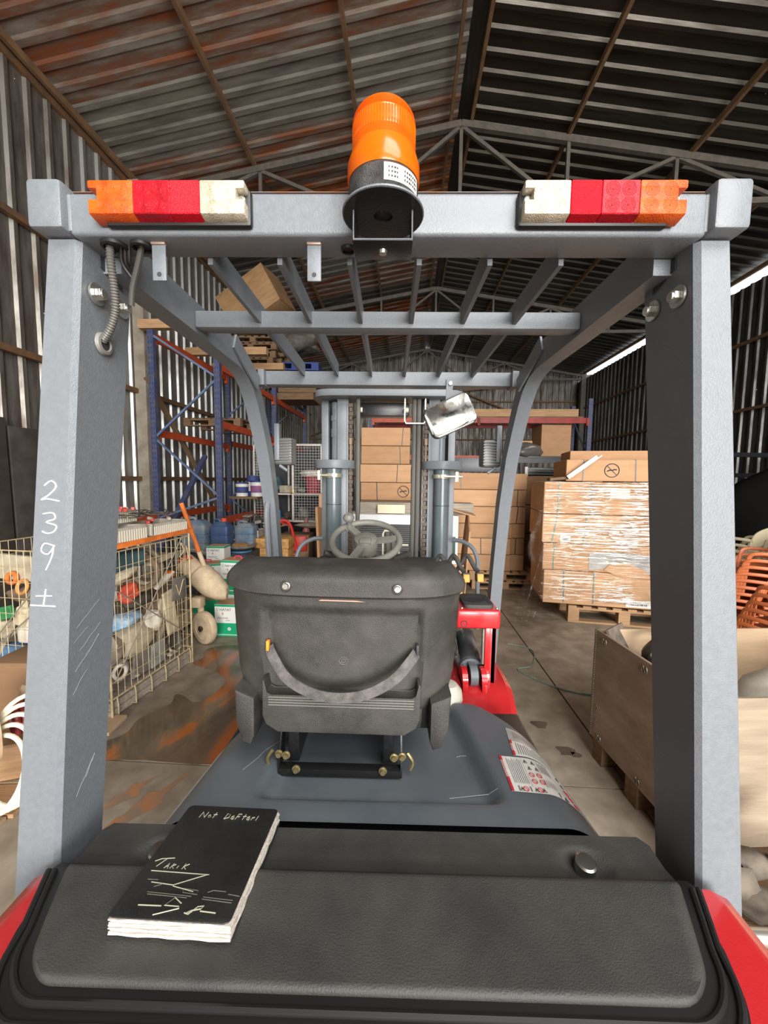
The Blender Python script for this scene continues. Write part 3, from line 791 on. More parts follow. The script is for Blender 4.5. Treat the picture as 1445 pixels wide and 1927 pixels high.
# ---------------------------------------------------------------- seat
SX, SY = -.100, .80
def lerp_tab(tab, z):
    for (z0, v0), (z1, v1) in zip(tab, tab[1:]):
        if z0 >= z >= z1: return v0 + (v1 - v0) * (z0 - z) / (z0 - z1) if z0 != z1 else v0
    return tab[-1][1] if z < tab[-1][0] else tab[0][1]
SEAT_W = [(1.462, .243), (1.442, .262), (1.425, .2735), (1.402, .271), (1.393, .263), (1.30, .261), (1.20, .257), (1.16, .250), (1.13, .232), (1.105, .205)]
def seat_y(x, z):
    w = lerp_tab(SEAT_W, z); q = min(1, abs(x) / w)
    y = SY + .06 * q ** 5 + .012 * q ** 2
    if z > 1.397: y -= .013 * min(1, (z - 1.397) / .006)
    if z > 1.435: y += .07 * ((z - 1.435) / .035) ** 2.2
    y += .030 * max(0, (1.397 - z) / .3)
    # sunk panel behind the pocket
    s = lambda t: (lambda u: u * u * (3 - 2 * u))(max(0, min(1, t)))
    y += .014 * s((.180 - abs(x)) / .014) * s((1.372 - z) / .012) * s((z - 1.09) / .02)
    return y
seat_rows = [1.462, 1.460, 1.456, 1.45, 1.442, 1.436, 1.43, 1.42, 1.41, 1.404, 1.4, 1.396, 1.392, 1.385] + [1.38 - .01 * k for k in range(28)]
def shell(front):
    bm = NB(); n = 61; rows = []
    for z in seat_rows:
        w = lerp_tab(SEAT_W, z)
        lo = 1.135 if False else None
        row = []
        for i in range(n):
            x = (i / (n - 1) * 2 - 1) * w
            zz = z
            row.append(bm.verts.new((x, seat_y(x, z), zz)))
        rows.append(row)
    for A, B in zip(rows, rows[1:]):
        for k in range(n - 1): bm.faces.new((A[k], A[k + 1], B[k + 1], B[k]))
    # close towards the front
    back = [[bm.verts.new((v.co.x * .97, max(v.co.y + .02, SY + .10), v.co.z)) for v in row] for row in (rows[0], rows[-1])]
    for row, b, fl in ((rows[0], back[0], 0), (rows[-1], back[1], 1)):
        for k in range(n - 1): bm.faces.new((row[k], row[k + 1], b[k + 1], b[k]))
    for side in (0, -1):
        edge = [r[side] for r in rows]; fb = [bm.verts.new((v.co.x * .99, SY + .10, v.co.z)) for v in edge]
        for k in range(len(edge) - 1): bm.faces.new((edge[k], edge[k + 1], fb[k + 1], fb[k]))
    return bm
seat = thing('seat', None, None, (SX, 0, 0)); seat.parent = FK
seat.rotation_euler = (0, D(.6), 0)
ob('seat_back_shell', shell(True), seat_plastic, seat, ang=50)
bm = NB(); box(bm, -.215, .215, SY + .08, SY + .17, 1.12, 1.455, .03, 3); ob('back_cushion', bm, mat('seat_vinyl', (.02, .02, .02), .5), seat)
bm = NB(); box(bm, -.235, .235, .90, 1.30, 1.03, 1.15, .03, 3); ob('seat_cushion', bm, MATS['seat_vinyl'], seat)
# lower skirt and hip restraints
bm = NB(); grid(bm, 16, 6, lambda u, v: ((u * 2 - 1) * .183, SY + .042 - .012 * math.sin(v * PI) + .03 * abs(u * 2 - 1) ** 3, 1.15 - .085 * v)); ob('lower_skirt', bm, seat_plastic, seat)
for s in (-1, 1):
    bm = NB(); P = [(.200, 1.15), (.246, 1.17), (.243, 1.09), (.228, 1.045), (.208, 1.038), (.200, 1.06)]
    prism(bm, [(s * a, b) for a, b in P], 0, .10, Matrix(((1, 0, 0, 0), (0, 0, 1, SY + .028), (0, 1, 0, 0), (0, 0, 0, 1))), bev=.006); ob('hip_restraint', bm, seat_plastic, seat)
# document pocket with ribbed rim, open at the top
py = SY + .006
bm = NB()
out = [(-.168, 1.205), (-.166, 1.178), (-.155, 1.172), (.155, 1.172), (.166, 1.178), (.168, 1.205), (.174, 1.205), (.174, 1.125), (.166, 1.105), (.140, 1.088), (-.140, 1.088), (-.166, 1.105), (-.174, 1.125), (-.174, 1.205)]
prism(bm, out, 0, .034, Matrix(((1, 0, 0, 0), (0, 0, 1, py), (0, 1, 0, 0), (0, 0, 0, 1))), bev=.002)
pk = ob('document_pocket', bm, seat_plastic, seat)
bm = NB()
for k in range(4): tube(bm, [(-.160, py - .0005, 1.169 - .006 * k), (.160, py - .0005, 1.169 - .006 * k)], .0019, 6)
ob('pocket_rib', bm, mat('seat_plastic_worn', (.10, .095, .085), .5), seat)
# webbing strap across the back
sp = catmull([(-.163, SY + .020, 1.276), (-.150, SY + .004, 1.262), (-.115, SY - .012, 1.222), (-.06, SY - .020, 1.195), (0, SY - .022, 1.187), (.06, SY - .020, 1.197), (.115, SY - .012, 1.226), (.150, SY + .004, 1.260), (.163, SY + .020, 1.272)], 7)
bm = NB(); rows = []
for i, p in enumerate(sp):
    d = (sp[min(i + 1, len(sp) - 1)] - sp[max(i - 1, 0)]).normalized(); nn = Vector((-d.z, 0, d.x)).normalized()
    a, b = p + nn * .0115, p - nn * .0115
    rows.append([bm.verts.new(v) for v in (a, b, b + Vector((0, .0022, 0)), a + Vector((0, .0022, 0)))])
for A, B in zip(rows, rows[1:]):
    for k in range(4): bm.faces.new((A[k], A[(k + 1) % 4], B[(k + 1) % 4], B[k]))
ob('back_strap', bm, webbing, seat)
for s in (-1, 1):
    bm = NB(); cbox(bm, (s * .1655, SY + .021, 1.280), (.006, .012, .022), bev=.001); ob('strap_slot', bm, orange_tab if s < 0 else black_ink, seat)
    x = s * .117; z = 1.424
    bm = NB(); lathe(bm, [(0, .008), (.0058, .008), (.0064, .006), (.0064, 0), (.0095, -.001)], 20, Matrix.Translation((x, seat_y(x, z) - .001, z)) @ Matrix.Rotation(PI / 2, 4, 'X')); b_ = ob('shell_bolt', bm, zinc, seat)
    bm = NB(); lathe(bm, [(.0085, .0006), (.0105, .002), (.0125, .0004)], 24, Matrix.Translation((x, seat_y(x, z) - .0005, z - .001)) @ Matrix.Rotation(PI / 2, 4, 'X')); ob('bolt_recess', bm, seat_plastic, seat)
bm = NB()
for r_ in (.004, .0085): tube(bm, [(.002 + r_ * 1.15 * math.cos(a), seat_y(0, 1.245) - .0004, 1.245 + r_ * math.sin(a)) for a in [2 * PI * k / 20 for k in range(20)]], .0007, 5, closed=True)
ob('moulded_mark', bm, MATS['seat_plastic_worn'], seat)
# scratch of pink paint under the rim
bm = NB(); hexa(bm, [(-.05, seat_y(0, 1.392) - .004, 1.3915), (.05, seat_y(0, 1.392) - .004, 1.391), (.05, seat_y(0, 1.392), 1.391), (-.05, seat_y(0, 1.392), 1.3915), (-.045, seat_y(0, 1.392) - .004, 1.394), (.03, seat_y(0, 1.392) - .004, 1.3935), (.03, seat_y(0, 1.392), 1.3935), (-.045, seat_y(0, 1.392), 1.394)])
ob('paint_scrape', bm, mat('scrape', (.42, .24, .19), .7), seat)
# slide rails and adjusting frame under the seat
fr = thing('seat_rail_frame', None, None, (0, 0, 0)); fr.parent = FK
for s in (-1, 1):
    bm = NB(); box(bm, SX + s * .118 - .013, SX + s * .118 + .013, .905, 1.25, .945, 1.04, .002); ob('slide_rail', bm, black_paint, fr)
bm = NB(); box(bm, SX - .150, SX + .150, .878, .905, .925, .944, .003); ob('cross_bracket', bm, black_paint, fr)
for s in (-1, 1):
    bm = NB(); prism(bm, [(.875, .93), (.93, .93), (.945, 1.03), (.915, 1.035)], SX + s * .150 - .002, SX + s * .150 + .002, Matrix(((0, 0, 1, 0), (1, 0, 0, 0), (0, 1, 0, 0), (0, 0, 0, 1)))); ob('side_bracket', bm, black_paint, fr)
for s in (-1, 1):
    for dx, z, y in ((.152, .972, .895), (.132, .975, .887), (.105, .948, .876)):
        bm = NB(); lathe(bm, [(0, .010), (.006, .010), (.007, .004), (.010, .003), (.010, 0)], 12, Matrix.Translation((SX + s * dx, y, z)) @ Matrix.Rotation(PI / 2, 4, 'X')); ob('frame_bolt', bm, mat('yellow_zinc', (.55, .45, .22), .3, .8), fr)
    bm = NB(); tube(bm, catmull([(SX + s * .165, .89, .985), (SX + s * .178, .885, .965), (SX + s * .172, .885, .945)], 5), .004, 6); ob('lock_spring', bm, MATS['yellow_zinc'], fr)

# ---------------------------------------------------------------- steering and dash
SW = Matrix.Translation((-.077, 1.45, 1.418)) @ Matrix.Rotation(D(26), 4, 'X')
sw = thing('steering_wheel', None, None); sw.parent = FK; sw.matrix_local = SW
bm = NB(); tube(bm, [(.128 * math.cos(a), .128 * math.sin(a), 0) for a in [2 * PI * k / 56 for k in range(56)]], .0128, 12, closed=True); ob('wheel_rim', bm, grey_plastic, sw)
bm = NB(); lathe(bm, [(0, .018), (.030, .017), (.043, .010), (.046, -.01), (.043, -.05), (0, -.055)], 28); ob('wheel_hub', bm, grey_plastic, sw)
bm = NB(); cbox(bm, (0, -.025, .014), (.045, .03, .02), bev=.005); ob('hub_badge', bm, grey_plastic, sw)
for a in (128, 8, 250):
    bm = NB(); A = Vector((math.cos(D(a)), math.sin(D(a)), 0)); bar(bm, A * .035 + Vector((0, 0, -.004)), A * .125, .028, .012); ob('wheel_spoke', bm, grey_plastic, sw)
bm = NB(); p = Vector((.118 * math.cos(D(128)), .118 * math.sin(D(128)), 0)); lathe(bm, [(0, .062), (.013, .060), (.0215, .050), (.023, .042), (.019, .033), (.010, .028), (.008, .018), (.012, .004), (.02, 0), (.02, -.01), (0, -.01)], 22, Matrix.Translation(p)); ob('steering_knob', bm, grey_plastic, sw)
bm = NB(); cyl(bm, (-.077, 1.45, 1.40), (-.077, 1.62, 1.02), .035); fp('steering_column', bm, black_plastic)
bm = NB(); hexa(bm, [(-.36, 1.50, .95), (.30, 1.50, .95), (.30, 1.72, .95), (-.36, 1.72, .95), (-.30, 1.52, 1.285), (.22, 1.52, 1.285), (.22, 1.70, 1.315), (-.30, 1.70, 1.315)], .02); dash = fp('dashboard', bm, black_plastic)
for x0, x1 in ((-.235, -.165), (-.045, .025)):
    bm = NB()
    for k in range(9): box(bm, x0 + (x1 - x0) * k / 8 - .0022, x0 + (x1 - x0) * k / 8 + .0022, 1.50, 1.56, 1.285, 1.322, .0008)
    fp('vent_fin', bm, mat('fin_dusty', (.42, .40, .35), .7), dash)
for a, b in (((-.130, 1.47, 1.335), (-.232, 1.43, 1.372)), ((.0, 1.47, 1.335), (.088, 1.43, 1.372))):
    bm = NB(); tube(bm, [a, Vector(a).lerp(Vector(b), .35), Vector(a).lerp(Vector(b), .4), b], [.006, .008, .013, .0125], 12); fp('column_stalk', bm, black_plastic)
# hydraulic levers with orange tips
for dx, dy in ((0, 0), (.052, .01), (-.05, -.005)):
    lv = NB(); tube(lv, catmull([(.21 + dx, 1.46 + dy, 1.28), (.238 + dx, 1.44 + dy, 1.34), (.252 + dx, 1.43 + dy, 1.368), (.262 + dx, 1.42 + dy, 1.362), (.278 + dx, 1.40 + dy, 1.33), (.288 + dx, 1.385 + dy, 1.318)], 5), .0085, 8); lo = fp('hydraulic_lever', lv, black_plastic)
    bm = NB(); cbox(bm, (.292 + dx, 1.378 + dy, 1.300), (.030, .028, .034), rx=-15, bev=.006); k = fp('lever_knob', bm, black_plastic, lo)
    bm = NB(); cbox(bm, (.292 + dx, 1.3625 + dy, 1.300), (.022, .004, .028), rx=-15, bev=.0015); fp('lever_tip', bm, orange_tab, lo)
# console with cup tray, red bracket, tilt cylinder and fender on the right
bm = NB(); box(bm, .262, .425, 1.375, 1.58, 1.108, 1.178, .010, 3); con = fp('side_console', bm, red_paint)
bm = NB(); prism(bm, rrect(.295, .405, 1.395, 1.54, .018), 1.176, 1.192, None, .004); fp('cup_tray', bm, black_plastic, con)
bm = NB(); lathe(bm, [(.040, 1.1935), (.0385, 1.194), (.036, 1.1925), (0, 1.1925)], 28, TR((.343, 1.465, 0))); fp('cup_well', bm, black_ink, con)
bm = NB(); prism(bm, rrect(.386, .400, 1.41, 1.52, .006), 1.1922, 1.1928); fp('coin_slot', bm, black_ink, con)
for x, y in ((.285, 1.40), (.415, 1.40), (.412, 1.55)):
    bm = NB(); lathe(bm, [(0, .005), (.005, .004), (.007, 0)], 12, TR((x, y, 1.178))); fp('console_screw', bm, zinc, con)
bm = NB(); lathe(bm, [(0, 0), (.0085, 0), (.0115, .0012), (.0125, 0)], 20, Matrix.Translation((.290, 1.3752, 1.128)) @ Matrix.Rotation(PI / 2, 4, 'X')); fp('console_hole', bm, black_ink, con)
bm = NB(); box(bm, .372, .412, 1.385, 1.40, .88, 1.11, .002); box(bm, .395, .412, 1.385, 1.50, .88, 1.11, .002); fp('console_bracket', bm, red_paint, con)
bm = NB(); cyl(bm, (.366, 1.392, .97), (.366, 1.392, 1.105), .006); fp('gas_strut', bm, zinc, con)
for s in (-1, 1):
    bm = NB()
    def fend(u, v):
        y = 1.10 + .80 * v; top = .90 - .9 * max(0, v - .55) ** 2 - .35 * max(0, .35 - v)
        x0 = .20; x1 = .425 + .055 * math.sin(PI * min(1, v * 1.0)) ** .6
        return (s * (x0 + (x1 - x0) * u), y, top - .12 * max(0, u - .9) ** 2 * 20)
    grid(bm, 12, 24, fend); fd = fp('fender', bm, red_paint)
    bm = NB()
    for k in range(24):
        a = fend(1, k / 24); b = fend(1, (k + 1) / 24)
        add(bm, [a, b, (b[0], b[1], .45), (a[0], a[1], .45)], [(0, 1, 2, 3)])
    fp('fender_skirt', bm, red_paint, fd)
bm = NB(); tube(bm, [(.338, 1.44, .925), (.388, 1.90, .925)], .042, 24); tc = fp('tilt_cylinder', bm, dark_paint)
bm = NB(); tube(bm, [(.334, 1.425, .925), (.337, 1.452, .925)], .047, 24); fp('cylinder_collar', bm, dark_paint, tc)
bm = NB(); cyl(bm, (.318, 1.39, .925), (.346, 1.39, .925), .038, seg=20); cbox(bm, (.332, 1.41, .925), (.028, .05, .072), bev=.004); fp('rod_eye', bm, dark_paint, tc)
for x in (.296, .366):
    bm = NB(); cyl(bm, (x - .010, 1.385, .915), (x + .010, 1.385, .915), .044, seg=24); cbox(bm, (x, 1.385, .885), (.02, .088, .06), bev=.003); fp('pivot_lug', bm, red_paint, tc)
bm = NB(); cyl(bm, (.376, 1.385, .925), (.388, 1.385, .925), .018); fp('pivot_pin', bm, zinc, tc)
bm = NB(); tube(bm, catmull([(.25, 1.62, .97), (.30, 1.66, .985), (.335, 1.68, .985), (.345, 1.69, .97)], 6), .008, 8); fp('cylinder_hose', bm, zinc, tc)
bm = NB(); tube(bm, catmull([(.275, 1.75, .93), (.280, 1.60, .94), (.292, 1.50, .935), (.302, 1.45, .92), (.318, 1.44, .925)], 6), .011, 8); fp('cylinder_hose', bm, mat('hose_grey', (.12, .12, .125), .5), tc)
bm = NB(); tube(bm, [(.283, 1.56, .943), (.293, 1.50, .936)], .0135, 8); fp('hose_ferrule', bm, zinc, tc)
bm = NB(); lathe(bm, [(0, .055), (.03, .050), (.046, .03), (.05, 0)], 24, TR((.215, 1.235, .925))); fp('filler_cap', bm, mat('pale_cap', (.55, .54, .47), .5))
bm = NB(); box(bm, -.45, .45, 1.2, 1.95, .42, .46); fp('foot_plate', bm, black_paint)
# wheels
for x, y, r_, wd in ((-.50, 1.62, .33, .2), (.50, 1.62, .33, .2), (-.46, .36, .26, .16), (.46, .36, .26, .16)):
    s = 1 if x > 0 else -1
    M = Matrix.Translation((x - s * .02, y, r_)) @ Matrix.Rotation(PI / 2, 4, 'Y')
    bm = NB(); lathe(bm, [(r_ * .55, -wd / 2), (r_ * .9, -wd / 2), (r_, -wd / 2 + .03), (r_, wd / 2 - .03), (r_ * .9, wd / 2), (r_ * .55, wd / 2), (r_ * .55, -wd / 2)], 32, M); wh = fp('wheel', bm, black_rubber)
    bm = NB(); lathe(bm, [(0, -.05), (r_ * .56, -.06), (r_ * .56, .06), (0, .05)], 24, M); fp('wheel_disc', bm, red_paint, wh)

# ---------------------------------------------------------------- mast
MY = 1.9
mast = thing('mast', None, None, (0, 0, 0)); mast.parent = FK
def mp(name, bm, m, **k): return ob(name, bm, m, mast, **k)
for s in (-1, 1):
    def sx(a, b): return (s * a, s * b) if s > 0 else (s * b, s * a)
    # outer and inner channels
    for nm, a, b, y0, y1 in (('outer_channel', .300, .335, MY + .05, MY + .19), ('inner_channel', .205, .250, MY + .0, MY + .02), ('channel_web', .195, .207, MY + .0, MY + .16), ('channel_flange', .262, .300, MY + .17, MY + .19)):
        x0, x1 = sx(a, b); bm = NB(); box(bm, x0, x1, y0, y1, .12, 2.045, .003); mp(nm, bm, grey_paint)
    # lift cylinder below and rod above the collar
    bm = NB(); cyl(bm, (s * .262, MY - .03, .35), (s * .262, MY - .03, 1.70), .037, seg=24); lc = mp('lift_cylinder', bm, cylinder_paint)
    bm = NB(); lathe(bm, [(.0378, 0), (.0378, .003)], 24, TR((s * .262, MY - .03, 1.527))); ob('cylinder_band', bm, black_ink, mast)
    bm = NB(); cyl(bm, (s * .262, MY + .06, 1.70), (s * .262, MY + .06, 2.03), .024, seg=20); mp('cylinder_upper', bm, dark_paint)
    bm = NB(); cyl(bm, (s * .262, MY + .06, 1.86), (s * .262, MY + .06, 1.90), .027, seg=20); cyl(bm, (s * .262, MY + .06, 1.94), (s * .262, MY + .06, 1.965), .028, seg=20); mp('rod_gland', bm, dark_paint)
    P = [(.165, 0), (.19, -.045), (.245, -.075), (.285, -.075), (.335, -.045), (.362, 0), (.362, .06), (.165, .06)]
    bm = NB(); prism(bm, [(s * x, MY + y) for x, y in P], 1.702, 1.742, None, .002); mp('collar_plate', bm, grey_paint)
    bm = NB(); tube(bm, [(s * .262 + .0405 * math.cos(a), MY - .03 + .0405 * math.sin(a), 1.668) for a in [2 * PI * k / 28 for k in range(28)]], .011, 6, closed=True, flat=(.35, 1)); cl = mp('hose_clamp', bm, mat('clamp', (.7, .68, .55), .25, .8))
    bm = NB(); cyl(bm, (s * .262, MY - .072, 1.668), (s * .262 + s * .09, MY - .07, 1.668), .006); cbox(bm, (s * .325, MY - .07, 1.668), (.012, .02, .045)); ob('clamp_bolt', bm, MATS['clamp'], mast)
    # leaf chain
    bm = NB(); x = s * .183; z = .5
    for k in range(78):
        zz = .42 + .0205 * k
        wv = .011 if k % 2 else .007
        box(bm, x - wv, x + wv, MY - .005, MY + .008, zz, zz + .018, .0)
    mp('lift_chain', bm, chain_mat, smooth=False)['kind'] = 'stuff'
    bm = NB(); cyl(bm, (x, MY, 1.72), (x, MY, 1.83), .0075); cyl(bm, (x, MY, 1.82), (x, MY, 1.85), .012, seg=6); mp('chain_anchor', bm, mat('brass_anchor', (.16, .11, .07), .45, .5))
    # curved side guards
    bm = NB(); tube(bm, catmull([(s * .322, MY - .02, 1.357), (s * .36, MY - .04, 1.357), (s * .405, MY - .07, 1.335), (s * .428, MY - .09, 1.29), (s * .432, MY - .10, 1.22), (s * .432, MY - .12, .95)], 6), .0105, 8); mp('side_guard', bm, grey_paint)
# hoses left and right of the middle gap
for x in (-.147, .125, .147):
    bm = NB(); tube(bm, [(x, MY - .005, 2.05), (x, MY - .005, 1.5), (x - .004, MY - .005, .9)], .011, 8); mp('hydraulic_hose', bm, mat('hose_dusty', (.10, .095, .085), .55))
bm = NB(); box(bm, .163, .176, MY, MY + .10, .2, 2.045, .002); mp('inner_bar', bm, black_paint)
# tie plate at the top: rounded front, seen from below
P = [(-.362, .12), (-.362, .02), (-.35, -.03), (-.32, -.055), (-.27, -.068), (.27, -.068), (.32, -.055), (.35, -.03), (.362, .02), (.362, .12)]
bm = NB(); prism(bm, [(x, MY + y) for x, y in P], 2.040, 2.072, None, .003); mp('mast_tie_plate', bm, grey_paint)
bm = NB(); box(bm, -.145, .10, MY + .04, MY + .12, 1.965, 2.03, .004); mp('cross_member', bm, black_paint)
for x in (-.14, .085):
    bm = NB(); cyl(bm, (x - .006, MY + .02, 1.99), (x + .012, MY + .02, 1.99), .013); mp('roller_pin', bm, mat('nylon', (.62, .58, .45), .4))
bm = NB(); tube(bm, [(.078, MY - .02, 2.045), (.078, MY - .02, 1.935), (.084, MY - .02, 1.921), (.168, MY - .02, 1.921), (.176, MY - .02, 1.93), (.176, MY - .02, 2.045)], .0042, 6); mp('hose_guide', bm, MATS['clamp'])
bm = NB(); tube(bm, [(-.02, MY - .02, 1.12), (-.02, MY - .02, 1.385), (-.012, MY - .02, 1.40), (.035, MY - .02, 1.40)], .005, 6); tube(bm, [(.105, MY - .02, 1.33), (.065, MY - .02, 1.33), (.06, MY - .02, 1.32), (.06, MY - .02, 1.26), (.01, MY - .02, 1.26)], .005, 6); mp('hose_guide', bm, MATS['nylon'])
for x in (.0, .028):
    bm = NB(); tube(bm, catmull([(x, MY + .03, 1.38), (x + .004, MY + .0, 1.30), (x, MY + .02, 1.1)], 5), .012, 8); mp('hydraulic_hose', bm, MATS['hose_dusty'])
bm = NB(); box(bm, -.30, .30, MY + .1, MY + .16, 1.20, 1.27, .004); mp('carriage_bar', bm, grey_paint)
bm = NB(); box(bm, -.30, .30, MY + .1, MY + .16, .5, .6, .004); mp('carriage_bar', bm, grey_paint)
for s in (-1, 1):      # forks
    bm = NB(); box(bm, s * .22 - .05, s * .22 + .05, MY + .22, MY + .26, .08, .65, .004); box(bm, s * .22 - .05, s * .22 + .05, MY + .22, MY + 1.25, .06, .10, .004); mp('fork', bm, black_paint)
# ---------------------------------------------------------------- mirror, lamps, grab rail
bm = NB(); MM = Matrix.Translation((.207, 1.285, 1.862)) @ Matrix.Rotation(D(-25), 4, 'Y') @ Matrix.Rotation(D(90), 4, 'X')
prism(bm, rrect(-.077, .077, -.050, .050, .018), 0, .006, MM @ Matrix.Rotation(D(0), 4, 'Z'), .001); mi = fp('mirror', bm, mirror_mat)
bm = NB(); prism(bm, rrect(-.080, .080, -.053, .053, .020), -.022, -.0005, MM, .004); fp('mirror_back', bm, black_plastic, mi)
bm = NB(); bar(bm, (.207, 1.33, 1.90), (.207, 1.318, 1.985), .022, .005, up=(0, 1, 0)); fp('mirror_bracket', bm, grey_paint, mi)
bm = NB(); lathe(bm, [(0, .008), (.006, .007), (.008, 0)], 12, Matrix.Translation((.209, 1.318, 1.972)) @ Matrix.Rotation(PI / 2, 4, 'X')); fp('mirror_bolt', bm, zinc, mi)
for s in (-1, 1):
    lt = NB(); cbox(lt, (s * .400, 1.52, 1.755), (.075, .055, .105), rz=s * 10, bev=.01)
    lamp = fp('work_lamp', lt, mat('lamp_housing', (.16, .16, .155), .45, .3))
    bm = NB()
    for k in range(9): cbox(bm, (s * .398 , 1.489, 1.713 + .0105 * k), (.07, .012, .004), rz=s * 10)
    fp('cooling_fin', bm, MATS['lamp_housing'], lamp)
    bm = NB(); cbox(bm, (s * .425, 1.50, 1.79), (.02, .03, .14), bev=.003); cyl(bm, (s * .415, 1.49, 1.70), (s * .385, 1.49, 1.68), .006); fp('lamp_arm', bm, grey_paint, lamp)
bm = NB(); tube(bm, catmull([(-.440, 1.50, 1.575), (-.452, 1.475, 1.565), (-.456, 1.455, 1.53), (-.456, 1.46, 1.44), (-.456, 1.50, 1.2), (-.456, 1.54, 1.0)], 6), .011, 8); fp('grab_rail', bm, grey_paint)

# ---------------------------------------------------------------- notebook on the rear cover
NBK = thing('notebook', 'worn black notebook with handwriting on its cover lying on the rear cover', 'notebook')
A = Vector((-.367, .452, 1.046)); ex = Vector((.165, -.004, 0)).normalized(); ey = (Vector((-.342, .655, 1.020)) - Vector((-.372, .452, 1.046))).normalized(); ez = ex.cross(ey).normalized(); ey = ez.cross(ex)
NBK.matrix_world = Matrix(((ex.x, ey.x, ez.x, A.x), (ex.y, ey.y, ez.y, A.y), (ex.z, ey.z, ez.z, A.z), (0, 0, 0, 1)))
NW, NL, NT = .168, .205, .024
bm = NB()
def wav(x, y): return .0012 * math.sin(x * 60 + y * 40) + .0008 * math.sin(y * 160 + x * 30)
LAY = 11
for k in range(LAY):
    z0 = .0015 + (NT - .003) * k / LAY; z1 = z0 + (NT - .003) / LAY * .97
    j = RND.uniform(-.0016, .0012)
    poly = []
    for q in range(13): poly.append((.002 + (NW - .004) * q / 12, .001 + j + .0007 * math.sin(q * 1.7 + k)))
    for q in range(1, 15): poly.append((NW - .002 + j + .0009 * math.sin(q * 2.1 + k * 1.3), .001 + (NL - .003) * q / 14))
    poly += [(.002, NL - .002)]
    prism(bm, poly, z0, z1)
ob('page_block', bm, paper, NBK, smooth=False)
bm = NB(); prism(bm, rrect(0, NW, .002, NL + .002, .004), 0, .0014, None, .0004); ob('back_cover', bm, book_cover, NBK)
bm = NB(); prism(bm, rrect(-.001, NW - .004, .001, NL + .001, .007), NT - .0014, NT + .0004, None, .0006); ob('front_cover', bm, book_cover, NBK)
bm = NB(); prism(bm, [(.001, 0), (-.002, .004), (-.003, NT / 2), (-.002, NT - .003), (.001, NT), (.003, NT), (.003, 0)], .002, NL, Matrix(((1, 0, 0, 0), (0, 0, 1, 0), (0, 1, 0, 0), (0, 0, 0, 1)))); ob('spine', bm, book_cover, NBK)
WM = Matrix.Translation((0, 0, NT + .0006))
def W(polys, m, r=.0006, name='handwriting'):
    bm = NB(); strokes(bm, polys, r, WM); ob(name, bm, m, NBK)
def letter_run(x, y, h, items, sl=.12):
    out = []
    for ch in items:
        G = {'N': [[(0, 0), (.06, 1)], [(.06, 1), (.85, .02)], [(.85, .02), (.95, 1)]], 'o': [[(.25, .55), (.05, .3), (.25, 0), (.5, .25), (.25, .55)]], 't': [[(.3, 1), (.2, 0)], [(.0, .6), (.6, .65)]],
             'D': [[(.1, 0), (.2, 1), (.75, .8), (.8, .3), (.1, 0)]], 'e': [[(.05, .32), (.55, .36), (.4, .66), (.1, .5), (.08, .12), (.3, 0), (.58, .1)]], 'F': [[(.1, 0), (.2, 1), (.75, 1)], [(.15, .5), (.6, .55)]],
             'r': [[(.1, 0), (.15, .55), (.2, .4), (.5, .55)]], 'i': [[(.15, 0), (.2, .8)]], 'T': [[(-.9, .72), (-.2, 1.1), (1.6, 1.3)], [(.6, 1.2), (-.1, 0)]], 'A': [[(0, 0), (.45, .9), (.7, 0)], [(.2, .35), (.65, .38)]],
             'R': [[(.0, 0), (.2, .9), (.65, .75), (.15, .45), (.7, 0)]], 'I': [[(.15, .1), (.2, .55)]], 'K': [[(.05, 0), (.2, .95)], [(.85, .95), (.15, .45)], [(.15, .45), (.8, 0)]], ' ': []}[ch]
        for p in G: out.append([(x + (a + sl * b) * h * .85, y + b * h) for a, b in p])
        x += h * (1.12 if ch == 'N' else .95 if ch.isupper() else .66)
    return out
W(letter_run(.030, .178, .0125, 'Not') + letter_run(.074, .177, .0125, 'DeFteri'), pencil)
W(letter_run(.018, .077, .0125, 'T') + letter_run(.030, .075, .0095, 'ARIK') + [[(.014, .070), (.104, .068), (.098, .067), (.060, .049), (.061, .0475), (.094, .041)], [(.026, .052), (.061, .0490)]], pencil)
W([[(.030, .018), (.062, .0185)], [(.087, .0235), (.074, .031), (.066, .0195), (.086, .019), (.088, .0165), (.058, .006)], [(.098, .011), (.104, .0095), (.112, .020), (.120, .0215), (.118, .0175), (.106, .0145), (.100, .010)], [(.118, .0145), (.140, .013)]], pencil, .0008)
W([[(.018, .056), (.034, .056)], [(.034, .045), (.046, .051)], [(.030, .037), (.095, .034)], [(.032, .034), (.09, .0315)], [(.078, .045), (.10, .043), (.102, .037), (.08, .039), (.078, .045)], [(.115, .041), (.122, .0445), (.14, .0435)], [(.112, .034), (.17 - .015, .0315)], [(.112, .031), (.155, .028)], [(.145, .040), (.162, .038)]], faint_pen, .00045)
# ---------------------------------------------------------------- things in the hall
def place(o, x, y, z=0.0, rz=0.0):
    o.location = Bp(x, y, z); o.rotation_euler = (0, 0, BY + D(rz)); return o
def bthing(name, label, cat, x, y, z=0.0, rz=0.0, group=None):
    return thing(name, label, cat, Bp(x, y, z), BY + D(rz), group)
def bsingle(name, bm, m, label, cat, x, y, z=0.0, rz=0.0, group=None, rx=0, ry=0, **k):
    return single(name, bm, m, label, cat, Bp(x, y, z), (D(rx), D(ry), BY + D(rz)), group, **k)

